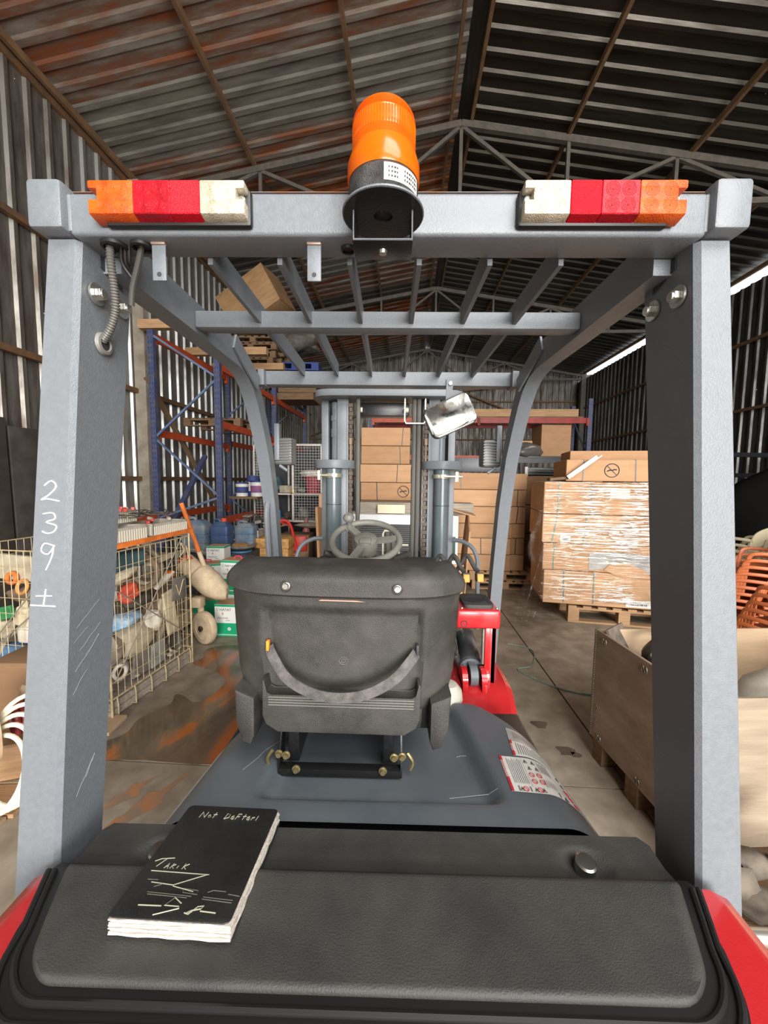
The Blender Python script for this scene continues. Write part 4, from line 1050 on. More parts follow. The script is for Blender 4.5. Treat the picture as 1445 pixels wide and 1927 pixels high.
# pallets: deck boards, blocks and runners are parts
def pallet(label, x, y, z, rz=0, wd=1.2, dp=.9, m=None, ht=.14, group=None):
    m = m or pallet_wood
    t = bthing('wooden_pallet', label, 'pallet', x, y, z, rz, group)
    n = 8
    for k in range(n):
        bm = NB(); x0 = (wd - .09) * k / (n - 1); box(bm, x0, x0 + .09, 0, dp, ht - .022, ht); ob('deck_board', bm, m, t, smooth=False)
    for y0 in (0, dp / 2 - .05, dp - .10):
        bm = NB(); box(bm, 0, wd, y0, y0 + .10, ht - .044, ht - .0225); ob('stringer_board', bm, m, t, smooth=False)
        bm = NB(); box(bm, 0, wd, y0, y0 + .10, 0, .02); ob('base_board', bm, m, t, smooth=False)
        for x0 in (0, wd / 2 - .06, wd - .12):
            bm = NB(); box(bm, x0, x0 + .12, y0, y0 + .10, .0205, ht - .0445); ob('block', bm, m, t, smooth=False)
    return t
def carton(label, x, y, z, wd, dp, ht, rz=0, m=None, group=None, straps=(), symbol=None, name='cardboard_box', cat='box'):
    m = m or RND.choice(CARD)
    t = bthing(name, label, cat, x, y, z, rz, group)
    bm = NB(); box(bm, 0, wd, 0, dp, .002, ht - .002, .006, 1); ob('carton_body', bm, m, t)
    bm = NB(); box(bm, .0, wd, dp / 2 - .03, dp / 2 + .03, ht - .002, ht - .0012); ob('tape', bm, mat('brown_tape', (.38, .21, .10), .3), t, smooth=False)
    for sx in straps:
        bm = NB(); dx = RND.uniform(-.02, .02); hexa(bm, [(sx, -.002, .002), (sx + .014, -.002, .002), (sx + .014, .0005, .002), (sx, .0005, .002), (sx + dx, -.002, ht), (sx + .014 + dx, -.002, ht), (sx + .014 + dx, .0005, ht), (sx + dx, .0005, ht)])
        box(bm, sx + dx, sx + dx + .014, 0, dp, ht - .001, ht + .001); ob('strap', bm, mat('strap_dark', (.045, .05, .05), .4), t, smooth=False)
    if symbol:
        cx, cz, r = symbol; bm = NB()
        tube(bm, [(cx + r * math.cos(a), -.0015, cz + r * math.sin(a)) for a in [2 * PI * k / 28 for k in range(28)]], r * .07, 5, closed=True)
        bar(bm, (cx - r * .7, -.001, cz + r * .7), (cx + r * .7, -.001, cz - r * .7), r * .12, .002, up=(0, 1, 0))
        tube(bm, [(cx - r * .65, -.001, cz - r * .12), (cx - r * .3, -.001, cz + r * .05), (cx + .1 * r, -.001, cz + r * .02), (cx + r * .3, -.001, cz + r * .15), (cx + r * .65, -.001, cz + r * .1)], r * .1, 6)
        ob('no_step_symbol', bm, black_ink, t)
    return t

# --- centre: two crossed stacks of long cartons on doubled pallets
pallet('light wooden pallet at floor level under the middle carton stack', 1.02, 5.86, 0.0, 0, 1.0, 1.0, ht=.135)
pallet('wooden pallet lying on another pallet under the middle carton stack', .98, 5.88, .135, 0, 1.0, 1.0, ht=.135)
zs = .27; hts = [.255, .255, .225, .26, .255, .255]
nm = ['lowest', 'second from below', 'third from below', 'fourth from below', 'fifth from below', 'topmost']
for k, h in enumerate(hts):
    carton('long brown carton %s of the column on the pallet right of the mast' % nm[k], .70 + RND.uniform(-.01, .01), 5.9 + (.02 if k < 2 else 0), zs, .90, .55, h - .004, m=CARD[k % 3], group='cartons right of the mast', straps=((.45,) if k == 1 else (.12,) if k == 5 else ()))
    zs += h
zs = .27
for k, h in enumerate(hts[:5] + [.25]):
    carton('short carton %s of the narrow column tucked behind the front pillar' % nm[k], 1.605 + RND.uniform(-.004, .006), 5.97, zs, .21, .6, h - .004, m=CARD[(k + 1) % 3], group='narrow carton column', straps=(.07,) if k in (1, 3, 4) else ())
    zs += h
zs = 1.33 - .28 * 3
for k in range(7):
    nmz = ['lowest, hidden behind the white appliance', 'second from below behind the white appliance', 'third from below, just over the appliance', 'fourth from below with a round no-step sign', 'fifth from below with a torn corner', 'sixth from below', 'topmost under the orange rack beam'][k]
    carton('wide carton seen between the mast rails, ' + nmz, -.72 + RND.uniform(-.008, .008), 5.96, zs, .75 if k > 4 else 1.40, .6, .276, m=CARD[k % 3], group='cartons between the mast rails', straps=((.25,) if k == 3 else (.56,) if k == 4 else (.60,) if k == 5 else (.62,) if k == 6 else ()), symbol=(.66, .14, .085) if k == 3 else None)
    if k == 4:
        pass
    zs += .28
bm = NB(); box(bm, -.0, .28, -.012, .0, 0, .22); bsingle('torn_flap', bm, card_dark, 'dark torn cardboard flap on the carton with the torn corner', 'cardboard', .06, 5.955, 1.62, smooth=False)
# row of cartons further back
for c in range(2):
    for k in range(6):
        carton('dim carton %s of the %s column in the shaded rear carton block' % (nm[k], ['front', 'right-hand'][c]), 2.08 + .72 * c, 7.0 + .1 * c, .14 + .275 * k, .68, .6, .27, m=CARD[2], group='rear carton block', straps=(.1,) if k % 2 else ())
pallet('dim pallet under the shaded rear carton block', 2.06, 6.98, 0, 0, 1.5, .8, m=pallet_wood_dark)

# white appliance in its torn carton
ap = bthing('white_appliance', 'white appliance with dark horizontal grille standing in a torn carton behind the mast', 'appliance', -.95, 4.95, .0)
bm = NB(); box(bm, 0, 1.62, 0, .5, .35, 1.2, .012); ob('casing', bm, mat('appliance_white', (.72, .74, .75), .35, 0, (.6, .62, .63), 5), ap)
bm = NB(); box(bm, .08, 1.5, -.004, .01, .72, 1.075); ob('grille_recess', bm, black_ink, ap, smooth=False)
for k in range(13):
    bm = NB(); box(bm, .09, 1.49, -.012, .0, .735 + .0265 * k, .742 + .0265 * k); ob('grille_slat', bm, mat('grille_bar', (.12, .12, .12), .5), ap, smooth=False)
bm = NB(); box(bm, 1.53, 1.60, -.006, 0, .42, 1.1); ob('corner_post', bm, MATS['appliance_white'], ap, smooth=False)
bm = NB(); box(bm, 1.51, 1.585, -.009, 0, .62, .93); ob('status_window', bm, mat('green_glass', (.02, .05, .035), .2), ap, smooth=False)
tb = bthing('torn_carton', 'torn cardboard carton wrapped round the white appliance', 'box', -1.12, 4.88, 0.0)
bm = NB(); hexa(bm, [(0, 0, 0), (.03, 0, 0), (.03, .65, 0), (0, .65, 0), (-.05, -.02, 1.28), (-.02, -.02, 1.3), (-.02, .66, 1.2), (-.05, .66, 1.2)]); ob('side_flap', bm, CARD[0], tb, smooth=False)
bm = NB(); hexa(bm, [(1.86, 0, 0), (1.88, 0, 0), (1.88, .65, 0), (1.86, .65, 0), (1.90, -.10, 1.02), (1.92, -.10, 1.02), (1.98, .55, 1.26), (1.96, .55, 1.28)]); ob('side_flap', bm, CARD[0], tb, smooth=False)
bm = NB(); box(bm, .0, 1.86, 0, .02, 0, .58); ob('front_panel', bm, mat('cardboard_salmon', (.55, .30, .17), .7), tb, smooth=False)
bm = NB(); hexa(bm, [(1.70, .0, 1.27), (1.98, -.12, 1.20), (1.99, .3, 1.22), (1.70, .35, 1.27), (1.70, .0, 1.285), (1.98, -.12, 1.215), (1.99, .3, 1.235), (1.70, .35, 1.285)]); ob('top_flap', bm, CARD[1], tb, smooth=False)
bm = NB(); box(bm, 0, 1.5, 0, .28, 0, .15, .004); bsingle('wooden_plank', bm, grey_wood, 'grey weathered plank lying on top of the white appliance', 'plank', -.62, 5.1, 1.2)
bm = NB(); box(bm, 0, .36, 0, .06, 0, .115, .004); bsingle('cream_board', bm, mat('cream', (.70, .63, .46), .6), 'cream rectangular panel leaning on the weathered plank', 'panel', -.38, 5.02, 1.21)

# --- right: pallet of cartons in stretch film
WR = -9
pw = pallet('pale wooden pallet under the cartons in stretch film', 1.93, 4.56, 0, WR, 1.2, .95, ht=.20)
wc = []
c9, s9 = math.cos(D(WR)), math.sin(D(WR))
def wl_(u, v): return 1.60 + u * c9 - v * s9, 4.60 + u * s9 + v * c9
rows = [(.215, .40, 'lowest big carton'), (.615, .325, 'second big carton with a torn hole'), (.94, .34, 'third big carton with a small white label'), (1.28, .375, 'top carton')]
for i, (z0, h, l) in enumerate(rows):
    x, y = wl_(.02 * (i < 2) + (.02 if i == 0 else 0), .0)
    carton(l + ' of the pallet wrapped in stretch film', x, y, z0, 1.50, .95, h - .004, WR, m=CARD[(i + 1) % 2], group='cartons in stretch film', straps=())
def on_wrap(u, z, off=-.004):
    x, y = wl_(u, off); return x, y, z
for u0, u1, z0, z1 in ((.15, .16, 1.28, 1.655), (.50, .50, 1.28, 1.655), (.10, .155, .94, 1.28), (.44, .47, .94, 1.28), (.13, .13, .62, .94), (.26, .25, .24, .62), (.58, .575, .24, .62)):
    bm = NB(); hexa(bm, [(u0, -.004, z0), (u0 + .014, -.004, z0), (u0 + .014, 0, z0), (u0, 0, z0), (u1, -.004, z1), (u1 + .014, -.004, z1), (u1 + .014, 0, z1), (u1, 0, z1)])
    o = ob('packing_strap', bm, mat('strap_green', (.10, .19, .17), .4), pw, smooth=False); o.parent = None
    x, y = wl_(0, 0); o.location = Bp(x, y, 0); o.rotation_euler = (0, 0, BY + D(WR))
    tag(o, 'grey-green packing strap on the %s of the film-wrapped pallet' % ('top carton near its left edge' if z0 > 1.2 and u0 < .3 else 'top carton towards the middle' if z0 > 1.2 else 'third carton near its left edge' if z0 > .9 and u0 < .3 else 'third carton towards the middle' if z0 > .9 else 'torn carton' if z0 > .5 else 'lowest carton near its left edge' if u0 < .4 else 'lowest carton towards the middle'), 'strap', 'packing straps under the film')
def sticker(label, u, z, w_, h_, bars=True, m=white_print):
    x, y = wl_(u, -.0035); t = bthing('paper_label', label, 'label', x, y, z, WR)
    bm = NB(); box(bm, 0, w_, -.001, 0, 0, h_); ob('label_sheet', bm, m, t, smooth=False)
    if bars:
        bm = NB()
        for k in range(12): box(bm, w_ * (.15 + .058 * k), w_ * (.15 + .058 * k) + w_ * (.02 + .012 * (k % 3)), -.0016, -.001, h_ * .25, h_ * .6)
        box(bm, w_ * .15, w_ * .6, -.0016, -.001, h_ * .72, h_ * .8); ob('barcode', bm, black_ink, t, smooth=False)
sticker('small white barcode label on the third film-wrapped carton', .20, .955, .11, .075)
sticker('wide white shipping label low on the lowest film-wrapped carton', .93, .235, .26, .075)
sticker('square white label under the film high on the top carton', .70, 1.47, .2, .11, False, mat('veiled_label', (.62, .56, .47), .5))
# torn hole with grey foam showing
hx, hy = wl_(.52, -.006)
th = bthing('torn_hole', 'torn hole showing grey foam in the second film-wrapped carton', 'tear', hx, hy, .62, WR)
bm = NB(); prism(bm, [(0, .02), (.0, .22), (.25, .24), (.8, .21), (.82, .0), (.62, .0), (.5, .06), (.3, .09), (.14, .04)], 0, .004, Matrix(((1, 0, 0, 0), (0, 0, 1, 0), (0, 1, 0, 0), (0, 0, 0, 1)))); ob('foam', bm, mat('foam', (.40, .39, .37), .7, 0, (.28, .27, .26), 6), th, smooth=False)
bm = NB(); prism(bm, [(.16, .03), (.22, .11), (.30, .13), (.42, .11), (.50, .07), (.56, .06), (.62, .0), (.66, -.05), (.3, -.03)], -.012, 0, Matrix(((1, 0, 0, 0), (0, 0, 1, 0), (0, 1, 0, 0), (0, 0, 0, 1)))); ob('torn_edge', bm, CARD[1], th, smooth=False)
# stretch film: thin crinkled skin just outside the cartons, with a loose tail on the floor
def film_material():
    m = bpy.data.materials.new('stretch_film'); m.use_nodes = True
    nt = m.node_tree; N = nt.nodes; L = nt.links; N.remove(N['Principled BSDF'])
    tc = N.new('ShaderNodeTexCoord'); mp_ = N.new('ShaderNodeMapping'); mp_.inputs['Scale'].default_value = (.45, .45, 17); mp_.inputs['Rotation'].default_value = (0, D(5), 0)
    no = N.new('ShaderNodeTexNoise'); no.inputs['Scale'].default_value = 2.2; no.inputs['Detail'].default_value = 3; no.inputs['Roughness'].default_value = .5; no.inputs['Distortion'].default_value = .6
    L.new(tc.outputs['Object'], mp_.inputs['Vector']); L.new(mp_.outputs['Vector'], no.inputs['Vector'])
    bp = N.new('ShaderNodeBump'); bp.inputs['Strength'].default_value = 1.0; bp.inputs['Distance'].default_value = .06
    L.new(no.outputs['Fac'], bp.inputs['Height'])
    gl = N.new('ShaderNodeBsdfGlossy'); gl.inputs['Roughness'].default_value = .16; gl.inputs['Color'].default_value = (1, 1, 1, 1); L.new(bp.outputs['Normal'], gl.inputs['Normal'])
    tr = N.new('ShaderNodeBsdfTransparent'); tr.inputs['Color'].default_value = (.97, .97, .96, 1)
    n2 = N.new('ShaderNodeTexNoise'); n2.inputs['Scale'].default_value = 2.4; n2.inputs['Detail'].default_value = 3
    L.new(tc.outputs['Object'], n2.inputs['Vector'])
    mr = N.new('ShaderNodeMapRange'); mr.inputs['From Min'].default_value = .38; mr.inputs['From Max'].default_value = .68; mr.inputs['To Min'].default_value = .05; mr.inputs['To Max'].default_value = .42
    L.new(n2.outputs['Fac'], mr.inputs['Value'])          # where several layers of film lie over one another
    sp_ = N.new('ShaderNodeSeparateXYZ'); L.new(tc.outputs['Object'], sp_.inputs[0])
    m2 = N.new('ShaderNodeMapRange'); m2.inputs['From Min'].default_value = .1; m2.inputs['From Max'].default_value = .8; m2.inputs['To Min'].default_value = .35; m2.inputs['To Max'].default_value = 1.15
    L.new(sp_.outputs['X'], m2.inputs['Value'])           # glints placed by hand: reflection weakened on the left, raised towards the right
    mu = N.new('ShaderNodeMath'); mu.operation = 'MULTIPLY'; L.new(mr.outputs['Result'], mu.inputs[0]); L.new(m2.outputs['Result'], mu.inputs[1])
    mx = N.new('ShaderNodeMixShader'); L.new(mu.outputs[0], mx.inputs['Fac'])
    L.new(tr.outputs[0], mx.inputs[1]); L.new(gl.outputs[0], mx.inputs[2]); L.new(mx.outputs[0], N['Material Output'].inputs['Surface'])
    return m
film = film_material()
fx, fy = wl_(0, 0)
FL = bthing('stretch_film', 'crinkled clear stretch film wrapped round the pallet of cartons', 'film', fx, fy, 0, WR)
def fw(u, v):
    # u runs left side -> front -> right side; v bottom to top
    z = .27 + (1.655 - .27) * v; n = noise.noise(Vector((u * 9, z * 5, 1.7))) * .012 + noise.noise(Vector((u * 2.2, z * 22, 4))) * .006
    if u < .2: return (-.022 - n, .5 * (1 - u / .2), z)
    if u < .85: return ((u - .2) / .65 * 1.54 - .02, -.022 + n - .012 * math.sin((u - .2) / .65 * PI), z)
    return (1.525 + n, (u - .85) / .15 * .5, z)
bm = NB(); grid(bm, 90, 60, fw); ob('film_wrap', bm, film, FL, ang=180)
bm = NB()
def tail(u, v):
    t = v; x = -.02 - .10 * math.sin(t * 1.4) - .06 * t + (u - .5) * (.14 + .10 * t) + .02 * math.sin(u * 9 + t * 5)
    y = -.03 - .10 * t + .05 * math.sin(u * 11 + t * 4); z = .80 * (1 - t) ** 1.05 + .012 + .02 * math.sin(u * 8) * t
    return (x, y, max(.01, z))
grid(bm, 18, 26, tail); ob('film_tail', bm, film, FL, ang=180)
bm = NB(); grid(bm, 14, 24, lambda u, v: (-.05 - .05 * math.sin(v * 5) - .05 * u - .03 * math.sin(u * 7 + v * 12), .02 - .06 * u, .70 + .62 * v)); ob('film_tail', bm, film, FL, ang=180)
# boxes on top of the wrapped stack
x, y = wl_(.24, .05); carton('brown carton with a no-step sign lying on the film-wrapped stack', x, y, 1.66, 1.25, .7, .25, WR, m=CARD[0], straps=(.17, .72), symbol=(.48, .125, .075))
x, y = wl_(.36, .42); carton('brown carton behind the one with the no-step sign', x, y, 1.912, 1.2, .5, .125, WR, m=CARD[2])
bm = NB(); bar(bm, (0, 0, 0), (.30, .02, .235), .045, .035, up=(0, 1, 0)); bar(bm, (.03, -.02, 0.005), (.34, .0, .25), .012, .03, up=(0, 1, 0)); x, y = wl_(.24, -.03)
bsingle('white_profile', bm, mat('white_pvc', (.64, .64, .62), .35), 'white plastic profile leaning against the no-step carton', 'profile', x, y, 1.70, WR)
bm = NB(); hexa(bm, [(0, 0, 0), (.2, 0, .02), (.2, .2, .02), (0, .2, 0), (0, 0, .03), (.2, 0, .05), (.2, .2, .05), (0, .2, .03)]); x, y = wl_(.06, .0); bsingle('wood_offcut', bm, pallet_wood_dark, 'dark wooden offcut beside the white profile', 'offcut', x, y, 1.662, WR)

# --- far rack across the back with red beams
def rack(label, frames, beams, name='pallet_rack'):
    t = struct('x'); t.name = name; del t['kind']; tag(t, label, 'rack')
    for (xa, ya, xb, yb, h, zz) in frames:
        for x, y in ((xa, ya), (xb, yb)):
            bm = NB(); box(bm, x - .045, x + .045, y - .035, y + .035, 0, h); up = ob('upright', bm, rack_blue, t, smooth=False)
            bm = NB()
            for k in range(int(h / .075)):
                for q in (-.02, .02): box(bm, x + q - .006, x + q + .006, y - .0365, y - .035, .05 + .075 * k, .085 + .075 * k)
            ob('punched_slot', bm, black_ink, up, smooth=False)['kind'] = 'stuff'
        for k in range(len(zz) - 1):
            bm = NB(); bar(bm, (xa, ya, zz[k]) if k % 2 == 0 else (xb, yb, zz[k]), (xb, yb, zz[k + 1]) if k % 2 == 0 else (xa, ya, zz[k + 1]), .03, .03); ob('brace', bm, mat('rack_brace', (.13, .19, .32), .45, .2, (.09, .12, .2), 6), t, smooth=False)
    for a, b, hh, m in beams:
        bm = NB(); bar(bm, a, b, .045, hh); be = ob('beam', bm, m, t, smooth=False)
        for p in (a, b):
            bm = NB(); box(bm, p[0] - .03, p[0] + .03, p[1] - .05, p[1] + .05, p[2] - .12, p[2] + .055); ob('beam_hook', bm, m, be, smooth=False)
    return t
zz = [.35, 1.30, 2.35, 3.10, 3.85]
rack('tall blue and orange pallet rack along the left corrugated wall',
     [(-2.88, 5.8, -3.9, 5.8, 4.0, [.45, 1.0, 1.35 + .0, 2.25, 2.95 + .2, 3.8]), (-2.88, 8.3, -3.9, 8.3, 4.0, [.4, 1.2, 2.2, 3.0, 3.8]), (-2.88, 10.8, -3.9, 10.8, 4.0, [.4, 1.2, 2.2, 3.0, 3.8])],
     [((-2.88, 5.85, 3.34), (-2.88, 8.25, 3.34), .11, rack_orange), ((-3.9, 5.85, 3.78), (-3.9, 8.25, 3.78), .12, rack_orange), ((-2.88, 5.85, 2.47), (-2.88, 8.25, 2.47), .11, rack_orange),
      ((-3.9, 5.85, 2.33), (-3.9, 8.25, 2.33), .11, rack_orange), ((-2.88, 5.85, .98), (-2.88, 8.25, .98), .11, rack_orange), ((-3.9, 4.3, 1.02), (-3.9, 8.25, 1.02), .11, rack_orange),
      ((-2.88, 8.35, 3.34), (-2.88, 10.75, 3.34), .11, rack_orange), ((-2.88, 8.35, 2.4), (-2.88, 10.75, 2.4), .11, rack_orange), ((-3.9, 8.35, 2.4), (-3.9, 10.75, 2.4), .11, rack_orange)])
rack('dim pallet rack with red beams across the back of the hall',
     [(-.85, 9.0, -.85, 9.9, 3.6, [.4, 1.2, 2.2, 3.2]), (4.05, 9.0, 4.05, 9.9, 3.5, [.4, 1.2, 2.2, 3.2])],
     [((-.8, 9.0, 3.02), (1.6, 9.0, 3.02), .11, rack_orange), ((1.6, 9.0, 3.02), (4.0, 9.0, 3.02), .12, rack_red), ((-.8, 9.0, 2.17), (2.1, 9.0, 2.17), .11, rack_orange), ((2.1, 9.0, 2.12), (4.0, 9.0, 2.12), .1, black_paint), ((-.8, 9.9, 3.02), (4.0, 9.9, 3.02), .11, rack_red)])
for k in range(5):
    bm = NB(); box(bm, 0, 4.6, 0, .13, 0, .03); bsingle('shelf_plank', bm, pallet_wood_dark, 'rough plank laid along the upper red beams of the back rack, %s row' % ['first', 'second', 'third', 'fourth', 'fifth'][k], 'plank', -.7, 8.98 + .19 * k, 3.08, group='planks on the back rack', smooth=False)
bm = NB(); box(bm, 0, 3.4, 0, .14, 0, .16); bsingle('squared_timber', bm, pallet_wood, 'brown timber resting on the planks of the back rack', 'timber', .4, 8.99, 3.112, smooth=False)
bm = NB(); box(bm, 0, 2.3, 0, .9, 0, .05); bsingle('shelf_board', bm, black_paint, 'black shelf board on the lower beams of the back rack', 'shelf', 1.9, 9.0, 2.175, smooth=False)
carton('big dim brown carton standing on the back rack shelf', 3.05, 9.1, 2.23, .68, .6, .72, 4, m=CARD[2])
carton('crumpled carton beside the big one on the back rack shelf', 2.35, 9.15, 2.23, .5, .5, .35, -8, m=CARD[1])
bm = NB(); lumps(bm, (0, 0, .12), .32, (1, .6, .5), .4, 3, 5); bsingle('plastic_bundle', bm, mat('dim_plastic', (.12, .11, .10), .35), 'heap of dim plastic sheeting on the back rack shelf', 'sheeting', 2.75, 9.1, 2.24)
lt = bthing('strip_lamp', 'long dark strip lamp with a white end cap above the rear cartons', 'lamp', 1.92, 6.45, 1.74)
bm = NB(); box(bm, .05, .82, 0, .12, 0, .14, .01); ob('lamp_body', bm, black_paint, lt)
for z in (.035, .075, .11):
    bm = NB(); box(bm, .05, .80, -.008, 0, z - .008, z + .006); ob('lamp_rib', bm, mat('dark_chrome', (.25, .27, .26), .25, .8), lt, smooth=False)
bm = NB(); box(bm, 0, .052, -.01, .13, -.01, .15, .008); ob('end_cap', bm, MATS['white_pvc'], lt)
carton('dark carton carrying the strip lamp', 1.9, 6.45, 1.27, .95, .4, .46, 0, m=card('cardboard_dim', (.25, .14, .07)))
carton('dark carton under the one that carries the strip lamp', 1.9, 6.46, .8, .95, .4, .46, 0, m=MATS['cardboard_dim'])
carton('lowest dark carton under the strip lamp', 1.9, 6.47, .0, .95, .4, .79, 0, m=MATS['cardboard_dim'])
bm = NB(); box(bm, 0, 1.0, 0, .05, 0, .22, .004); bsingle('slate_board', bm, mat('slate', (.06, .065, .075), .4), 'dark slate-coloured panel lying on the cartons right of the mast', 'panel', .72, 6.2, 1.79)
# --- right foreground: plywood crate
CR = 6.0
cr = bthing('plywood_crate', 'open plywood crate with clipped edges right of the forklift', 'crate', 1.14, 2.30, .12, CR)
CW, CD, CH, TH = 1.15, .74, .66, .016      # runs +x and -y from the far left corner
def crate_panel(nm, x0, x1, y0, y1, m, z0=0, z1=CH):
    bm = NB(); box(bm, x0, x1, y0, y1, z0, z1, .002, 1); return ob(nm, bm, m, cr)
crate_panel('side_panel', 0, TH, -CD, 0, plywood); crate_panel('side_panel', CW - TH, CW, -CD, 0, plywood)
crate_panel('far_panel', TH, CW - TH, -TH, 0, plywood_light); crate_panel('near_panel', TH, CW - TH, -CD, -CD + TH, mat('plywood_grey', (.33, .265, .19), .7, 0, (.24, .185, .13), 2.2, stretch=(1, 1, 7), bump=.15, bscale=25))
crate_panel('bottom_panel', TH, CW - TH, -CD + TH, -TH, plywood, 0, TH)
bm = NB(); box(bm, -.003, .014, -.004, .0035, 0, CH); ob('edge_strip', bm, mat('crate_strip', (.20, .17, .13), .45, .5), cr, smooth=False)
bm = NB()
for k in range(44): box(bm, -.006, .0, -.012, -.004, .01 + k * .0148, .017 + k * .0148)
ob('strip_tooth', bm, MATS['crate_strip'], cr, smooth=False)['kind'] = 'stuff'
for y in (-.10, -.42, -.66):
    for z in (.03, CH - .045):
        for q in (0, .022):
            bm = NB(); tube(bm, [(-.003, y + q + .007 * math.cos(a), z + .016 * math.sin(a)) for a in [2 * PI * k / 10 for k in range(10)]], .0028, 5, closed=True); ob('clip', bm, MATS['crate_strip'], cr)
for y in (-.08, -.37, -.66):
    bm = NB(); box(bm, 0, CW, y - .045, y + .045, -.12, -.001); ob('skid', bm, pallet_wood_dark, cr, smooth=False)
bm = NB(); bar(bm, (.001, -.36, .62), (.001, -.70, .55), .002, .01)
bm = NB()
for pts in ([(-.0012, -.055, .13), (-.0012, -.045, .10), (-.0012, -.06, .08)], [(-.0012, -.035, .085), (-.0012, -.04, .05), (-.0012, -.055, .05)], [(-.0012, -.06, .20), (-.0012, -.05, .215), (-.0012, -.04, .20), (-.0012, -.05, .18), (-.0012, -.06, .20)]):
    tube(bm, pts, .0016, 4)
ob('pencil_mark', bm, mat('faint_mark', (.14, .11, .08), .8), cr)
def in_crate(u, v):
    c, s = math.cos(D(CR)), math.sin(D(CR)); return 1.14 + u * c - v * s, 2.30 + u * s + v * c
x, y = in_crate(.14, -.10); bm = NB(); cbox(bm, (0, 0, .27), (.20, .012, .56), rx=-18, rz=35); bsingle('metal_plate', bm, mat('grime', (.20, .165, .13), .6, .2, (.10, .085, .07), 12), 'dirty bent metal plate standing in the plywood crate', 'plate', x, y, .27, CR)
x, y = in_crate(.30, -.16); bm = NB(); tube(bm, [(.10 * math.cos(a), .03 * math.sin(2 * a), .48 + .09 * math.sin(a)) for a in [2 * PI * k / 24 for k in range(24)]], .022, 8, closed=True); cyl(bm, (0, 0, 0), (0, 0, .42), .03); bsingle('pipe_bend', bm, dark_steel, 'dark pipe bend with an open ring standing in the plywood crate', 'pipe', x, y, .24, CR)
x, y = in_crate(.22, -.38); bm = NB(); lumps(bm, (0, 0, .2), .2, (.8, .8, 1.1), .3, 3, 9); bsingle('brown_sack', bm, mat('sack_brown', (.26, .17, .10), .8, 0, (.16, .11, .07), 8), 'brown sack slumped in the plywood crate', 'sack', x, y, .30)
x, y = in_crate(.72, -.50); bm = NB(); tube(bm, [(0, 0, 0), (.02, -.01, .25), (.10, -.05, .52), (.22, -.1, .60)], [.14, .13, .105, .10], 20); bsingle('pale_pipe_elbow', bm, mat('pale_plastic', (.56, .52, .44), .55, 0, (.42, .38, .31), 7), 'pale grey pipe elbow poking out of the plywood crate', 'pipe', x - .3, y, .15, CR)
x, y = in_crate(.85, -.3); bm = NB(); lumps(bm, (0, 0, .2), .22, (1.1, .8, .9), .35, 3, 3); bsingle('grey_lump', bm, MATS['grime'], 'grimy casting lying deep in the plywood crate', 'casting', x, y, .14)
# junk by the crate's foot
bm = NB()
for k, (p, r) in enumerate((((0, 0, .10), .07), ((.10, .05, .13), .06), ((.19, .02, .20), .05), ((.25, .0, .28), .055), ((.05, -.04, .07), .06))): lumps(bm, p, r, (1.3, .8, .9), .35, 2, k)
bsingle('dirty_casting', bm, mat('dirty_bone', (.15, .125, .095), .8, 0, (.07, .058, .045), 10), 'dirty pale casting on the floor in front of the plywood crate', 'casting', 1.20, 1.34, .12)
bm = NB(); box(bm, 0, .7, 0, .35, 0, .12, .004); bsingle('wood_block', bm, pallet_wood_dark, 'dark timber block on the floor in front of the plywood crate', 'timber', 1.12, 1.14, 0)
bm = NB(); cyl(bm, (0, 0, 0), (.9, .02, 0), .024, seg=16); bsingle('steel_tube', bm, mat('bright_tube', (.62, .6, .55), .3, .8), 'bright steel tube lying across the blocks beside the red counterweight', 'tube', 1.02, 1.165, .225)
bm = NB(); box(bm, 0, .5, 0, .2, 0, .20, .004); bsingle('wood_block', bm, pallet_wood_dark, 'dark timber block under the bright steel tube', 'timber', 1.3, 1.10, 0)
bm = NB(); cbox(bm, (0, 0, .09), (.065, .10, .03), rx=60, rz=25, bev=.006); cbox(bm, (.0, -.024, .095), (.02, .004, .006), rx=60, rz=25); bsingle('white_plastic_part', bm, MATS['white_pvc'], 'white plastic fitting below the bright steel tube', 'fitting', 1.085, 1.06, .02)

